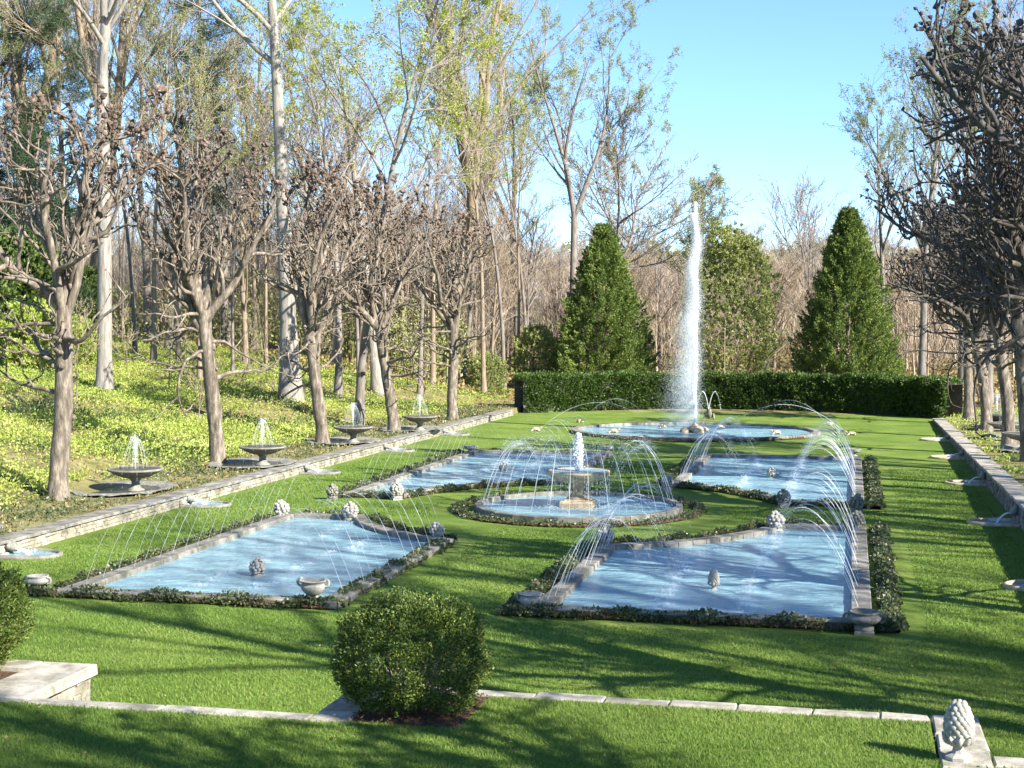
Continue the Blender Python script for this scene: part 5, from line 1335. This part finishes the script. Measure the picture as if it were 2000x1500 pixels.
cover("bank_plants", "bright green ground plants covering the sunny bank", "ground cover", M['bank'], (-58, -22.6), (28, 112), 24, 31, .115, msk=lambda X, Y, g: (g.random(len(X)) < .22 + .78 * sstep(-.8, .3, pn(X, Y, .32, 1))) & (g.random(len(X)) < np.where((Y > 70) & (X > -34), .45, 1)) & (X < -24.4), hgt=.28, lf=7)
cover("bank_plants", "darker green plants in patches on the sunny bank", "ground cover", M['rhodo'], (-58, -24.4), (28, 112), 10, 36, .13, msk=lambda X, Y, g: g.random(len(X)) < sstep(.35, 1.0, pn(X, Y, .45, 7)), hgt=.36, lf=7)
cover("leaf_litter", "tan leaf litter scattered over the bank and the left bed", "leaf litter", M['litter'], (-50, -21.8), (28, 112), 6, 32, .12, hgt=.05, lf=2)
cover("bed_plants", "low mottled ground cover under the pollarded trees in the left bed", "ground cover", M['ivy'], (-25.5, -21.75), (26, 96), 20, 33, .10, hgt=.12, lf=5, msk=lambda X, Y, g: g.random(len(X)) < .25 + .75 * sstep(-.3, .5, pn(X, Y, .6, 4)))
cover("bed_plants", "low green and yellowish ground cover in the right bed behind the wall", "ground cover", M['bank'], (5.5, 12), (30, 100), 12, 34, .12, hgt=.2, lf=5, msk=lambda X, Y, g: g.random(len(X)) < sstep(-.2, .6, pn(X, Y, .7, 2)))
cover("woodland_plants", "rough undergrowth on the woodland floor beyond the hedge", "undergrowth", M['litter'], (-60, 40), (102, 190), 3, 35, .3, hgt=.3, lf=3)
def grass(name, label, xs, ys, n, z, seed, h=.045, w=.011, excl=None):
    g = np.random.default_rng(seed); X = g.uniform(*xs, n); Y = g.uniform(*ys, n)
    if excl is not None:
        k = excl(X, Y); X, Y = X[k], Y[k]
    n = len(X); a = g.uniform(0, PI, n); hh = h * g.uniform(.6, 1.3, n); b = g.normal(0, .5, (n, 2)) * hh[:, None]
    dx, dy = np.cos(a) * w * .5, np.sin(a) * w * .5
    V = np.stack([np.stack([X - dx, Y - dy, np.full(n, z)], -1), np.stack([X + dx, Y + dy, np.full(n, z)], -1), np.stack([X + b[:, 0], Y + b[:, 1], z + hh], -1)], 1).reshape(-1, 3)
    m = MB(); m.add(V, np.arange(n * 3).reshape(n, 3)); tag(m.build(name, M['blade']), label, "grass", None, 'stuff')
grass("grass", "short mown grass of the foreground terrace", (-14, 3.6), (14.4, 17.68), 150000, TZ, 41)
grass("grass", "short mown grass between the round bush and the finial", (-4.72, 1.0), (17.66, 19.34), 32000, TZ, 42)
grass("grass", "short mown grass of the near lawn before the pools", (-18.5, 5), (20, 30), 170000, 0, 43, .05, .016, lambda X, Y: ~((Y > 28.6) & ((X < -10) | ((X > -7.2) & (X < 1.4)))))

def off_pool(X, Y):
    ok = np.ones(len(X), bool)
    for x0, x1, y0, y1 in ((-17.9, -9.9, 28.5, 43.4), (-7.2, 1.5, 28.7, 44.3), (-17.8, -10.2, 47, 62), (-7.2, 1.5, 48, 62)): ok &= ~((X > x0) & (X < x1) & (Y > y0) & (Y < y1))
    return ok & (((X + 8.45) / 4.7) ** 2 + ((Y - 46.25) / 4.9) ** 2 > 1)
grass("grass", "mown grass between and beside the pools", (-20.6, 4.4), (30, 62), 260000, 0, 44, .045, .028, off_pool)

def fallen():
    g = np.random.default_rng(51); m = MB()
    X = g.uniform(-20, 4, 700); Y = 15 + 35 * g.random(700) ** 1.3; k = off_pool(X, Y) & ~((Y > 17.5) & (Y < 20)); X, Y = X[k], Y[k]
    V, F = leaves(np.stack([X, Y, np.where(Y < 17.6, TZ, 0) + .045], -1), np.c_[g.normal(0, 1, (len(X), 2)), g.normal(0, .2, len(X))], .06, .04, g, .2); m.add(V, F)
    tag(m.build("fallen_leaves", M['litter']), "scattered dry leaves and petals lying on the lawn", "fallen leaves", None, 'stuff')
fallen()

# ------------------------------------------------------------------ fence, pole, garden furniture
def fence():
    x0, y0 = by(975, 111.5); x1, y1 = by(1075, 113.5); z = tz((x0 + x1) / 2, y0)
    t = empty("wooden_fence", ((x0 + x1) / 2, (y0 + y1) / 2, z), "grey wooden post and rail fence at the hedge's left end", "fence")
    off = np.array([(x0 + x1) / 2, (y0 + y1) / 2, 0])
    for k in range(4):
        f = k / 3; p = np.array([x0 + (x1 - x0) * f, y0 + (y1 - y0) * f, 0]) - off
        m = MB(); V, F = bevel_box(p[0] - .08, p[0] + .08, p[1] - .08, p[1] + .08, -.2, 2.75, .03); m.add(V, F); m.build("post", M['wood'], t)
    for h in (1.75, 2.65):
        a = np.array([x0, y0, h]) - off; b = np.array([x1, y1, h]) - off
        m = MB(); V, F = one_tube([a, (a + b) / 2, b], .07, 4); m.add(V, F); m.build("rail", M['wood'], t)
fence()
x, y = by(1415, 107); t = empty("thin_pole", (x, y, tz(x, y)), "thin pale pole standing behind the hedge right of the jet", "pole")
m = MB(); V, F = one_tube([[0, 0, -.2], [0, 0, 2.4], [0, 0, 5.0]], .035, 6); m.add(V, F); m.build("shaft", M['twig'], t)
m = MB(); V, F = blobs([[0, 0, 5.0]], .07, ICO[2]); m.add(V, F); m.build("cap", M['twig'], t)
def patio():
    x, y = 8.9, 79.0; z = tz(x, y)
    t = empty("garden_chair", (x, y, z), "white metal garden chair at the right picture edge", "chair", None, .7)
    m = MB(); V, F = bevel_box(-.24, .24, -.24, .24, .43, .46, .01); m.add(V, F); m.build("seat", M['white_paint'], t)
    m = MB(); V, F = one_tube([[-.23, .23, .45], [-.24, .3, .8], [-.12, .33, .95], [.12, .33, .95], [.24, .3, .8], [.23, .23, .45]], .02, 6); m.add(V, F)
    for k in range(4):
        V, F = one_tube([[-.12 + .08 * k, .24, .46], [-.12 + .08 * k, .32, .93]], .011, 5); m.add(V, F)
    m.build("backrest", M['white_paint'], t)
    for sx in (-1, 1):
        for sy in (-1, 1):
            m = MB(); V, F = one_tube([[sx * .22, sy * .22, .44], [sx * .26, sy * .27, 0]], .018, 6); m.add(V, F); m.build("leg", M['white_paint'], t)
    x, y = 9.8, 80.5; z = tz(x, y)
    t = empty("patio_umbrella", (x, y, z), "rust coloured patio umbrella at the right picture edge", "umbrella")
    m = MB(); V, F = one_tube([[0, 0, 0], [0, 0, 2.4]], .03, 8); m.add(V, F); m.build("pole", M['wood'], t)
    m = MB(); V, F = lathe([(1.35, 1.62), (1.3, 1.70), (.7, 2.05), (.03, 2.35)], 8); m.add(V, F); m.build("canopy", M['canvas'], t)
    m = MB(); V, F = lathe([(.3, 0), (.3, .08), (.05, .12), (.03, .3)], 14); m.add(V, F); m.build("base", M['metal'], t)
patio()
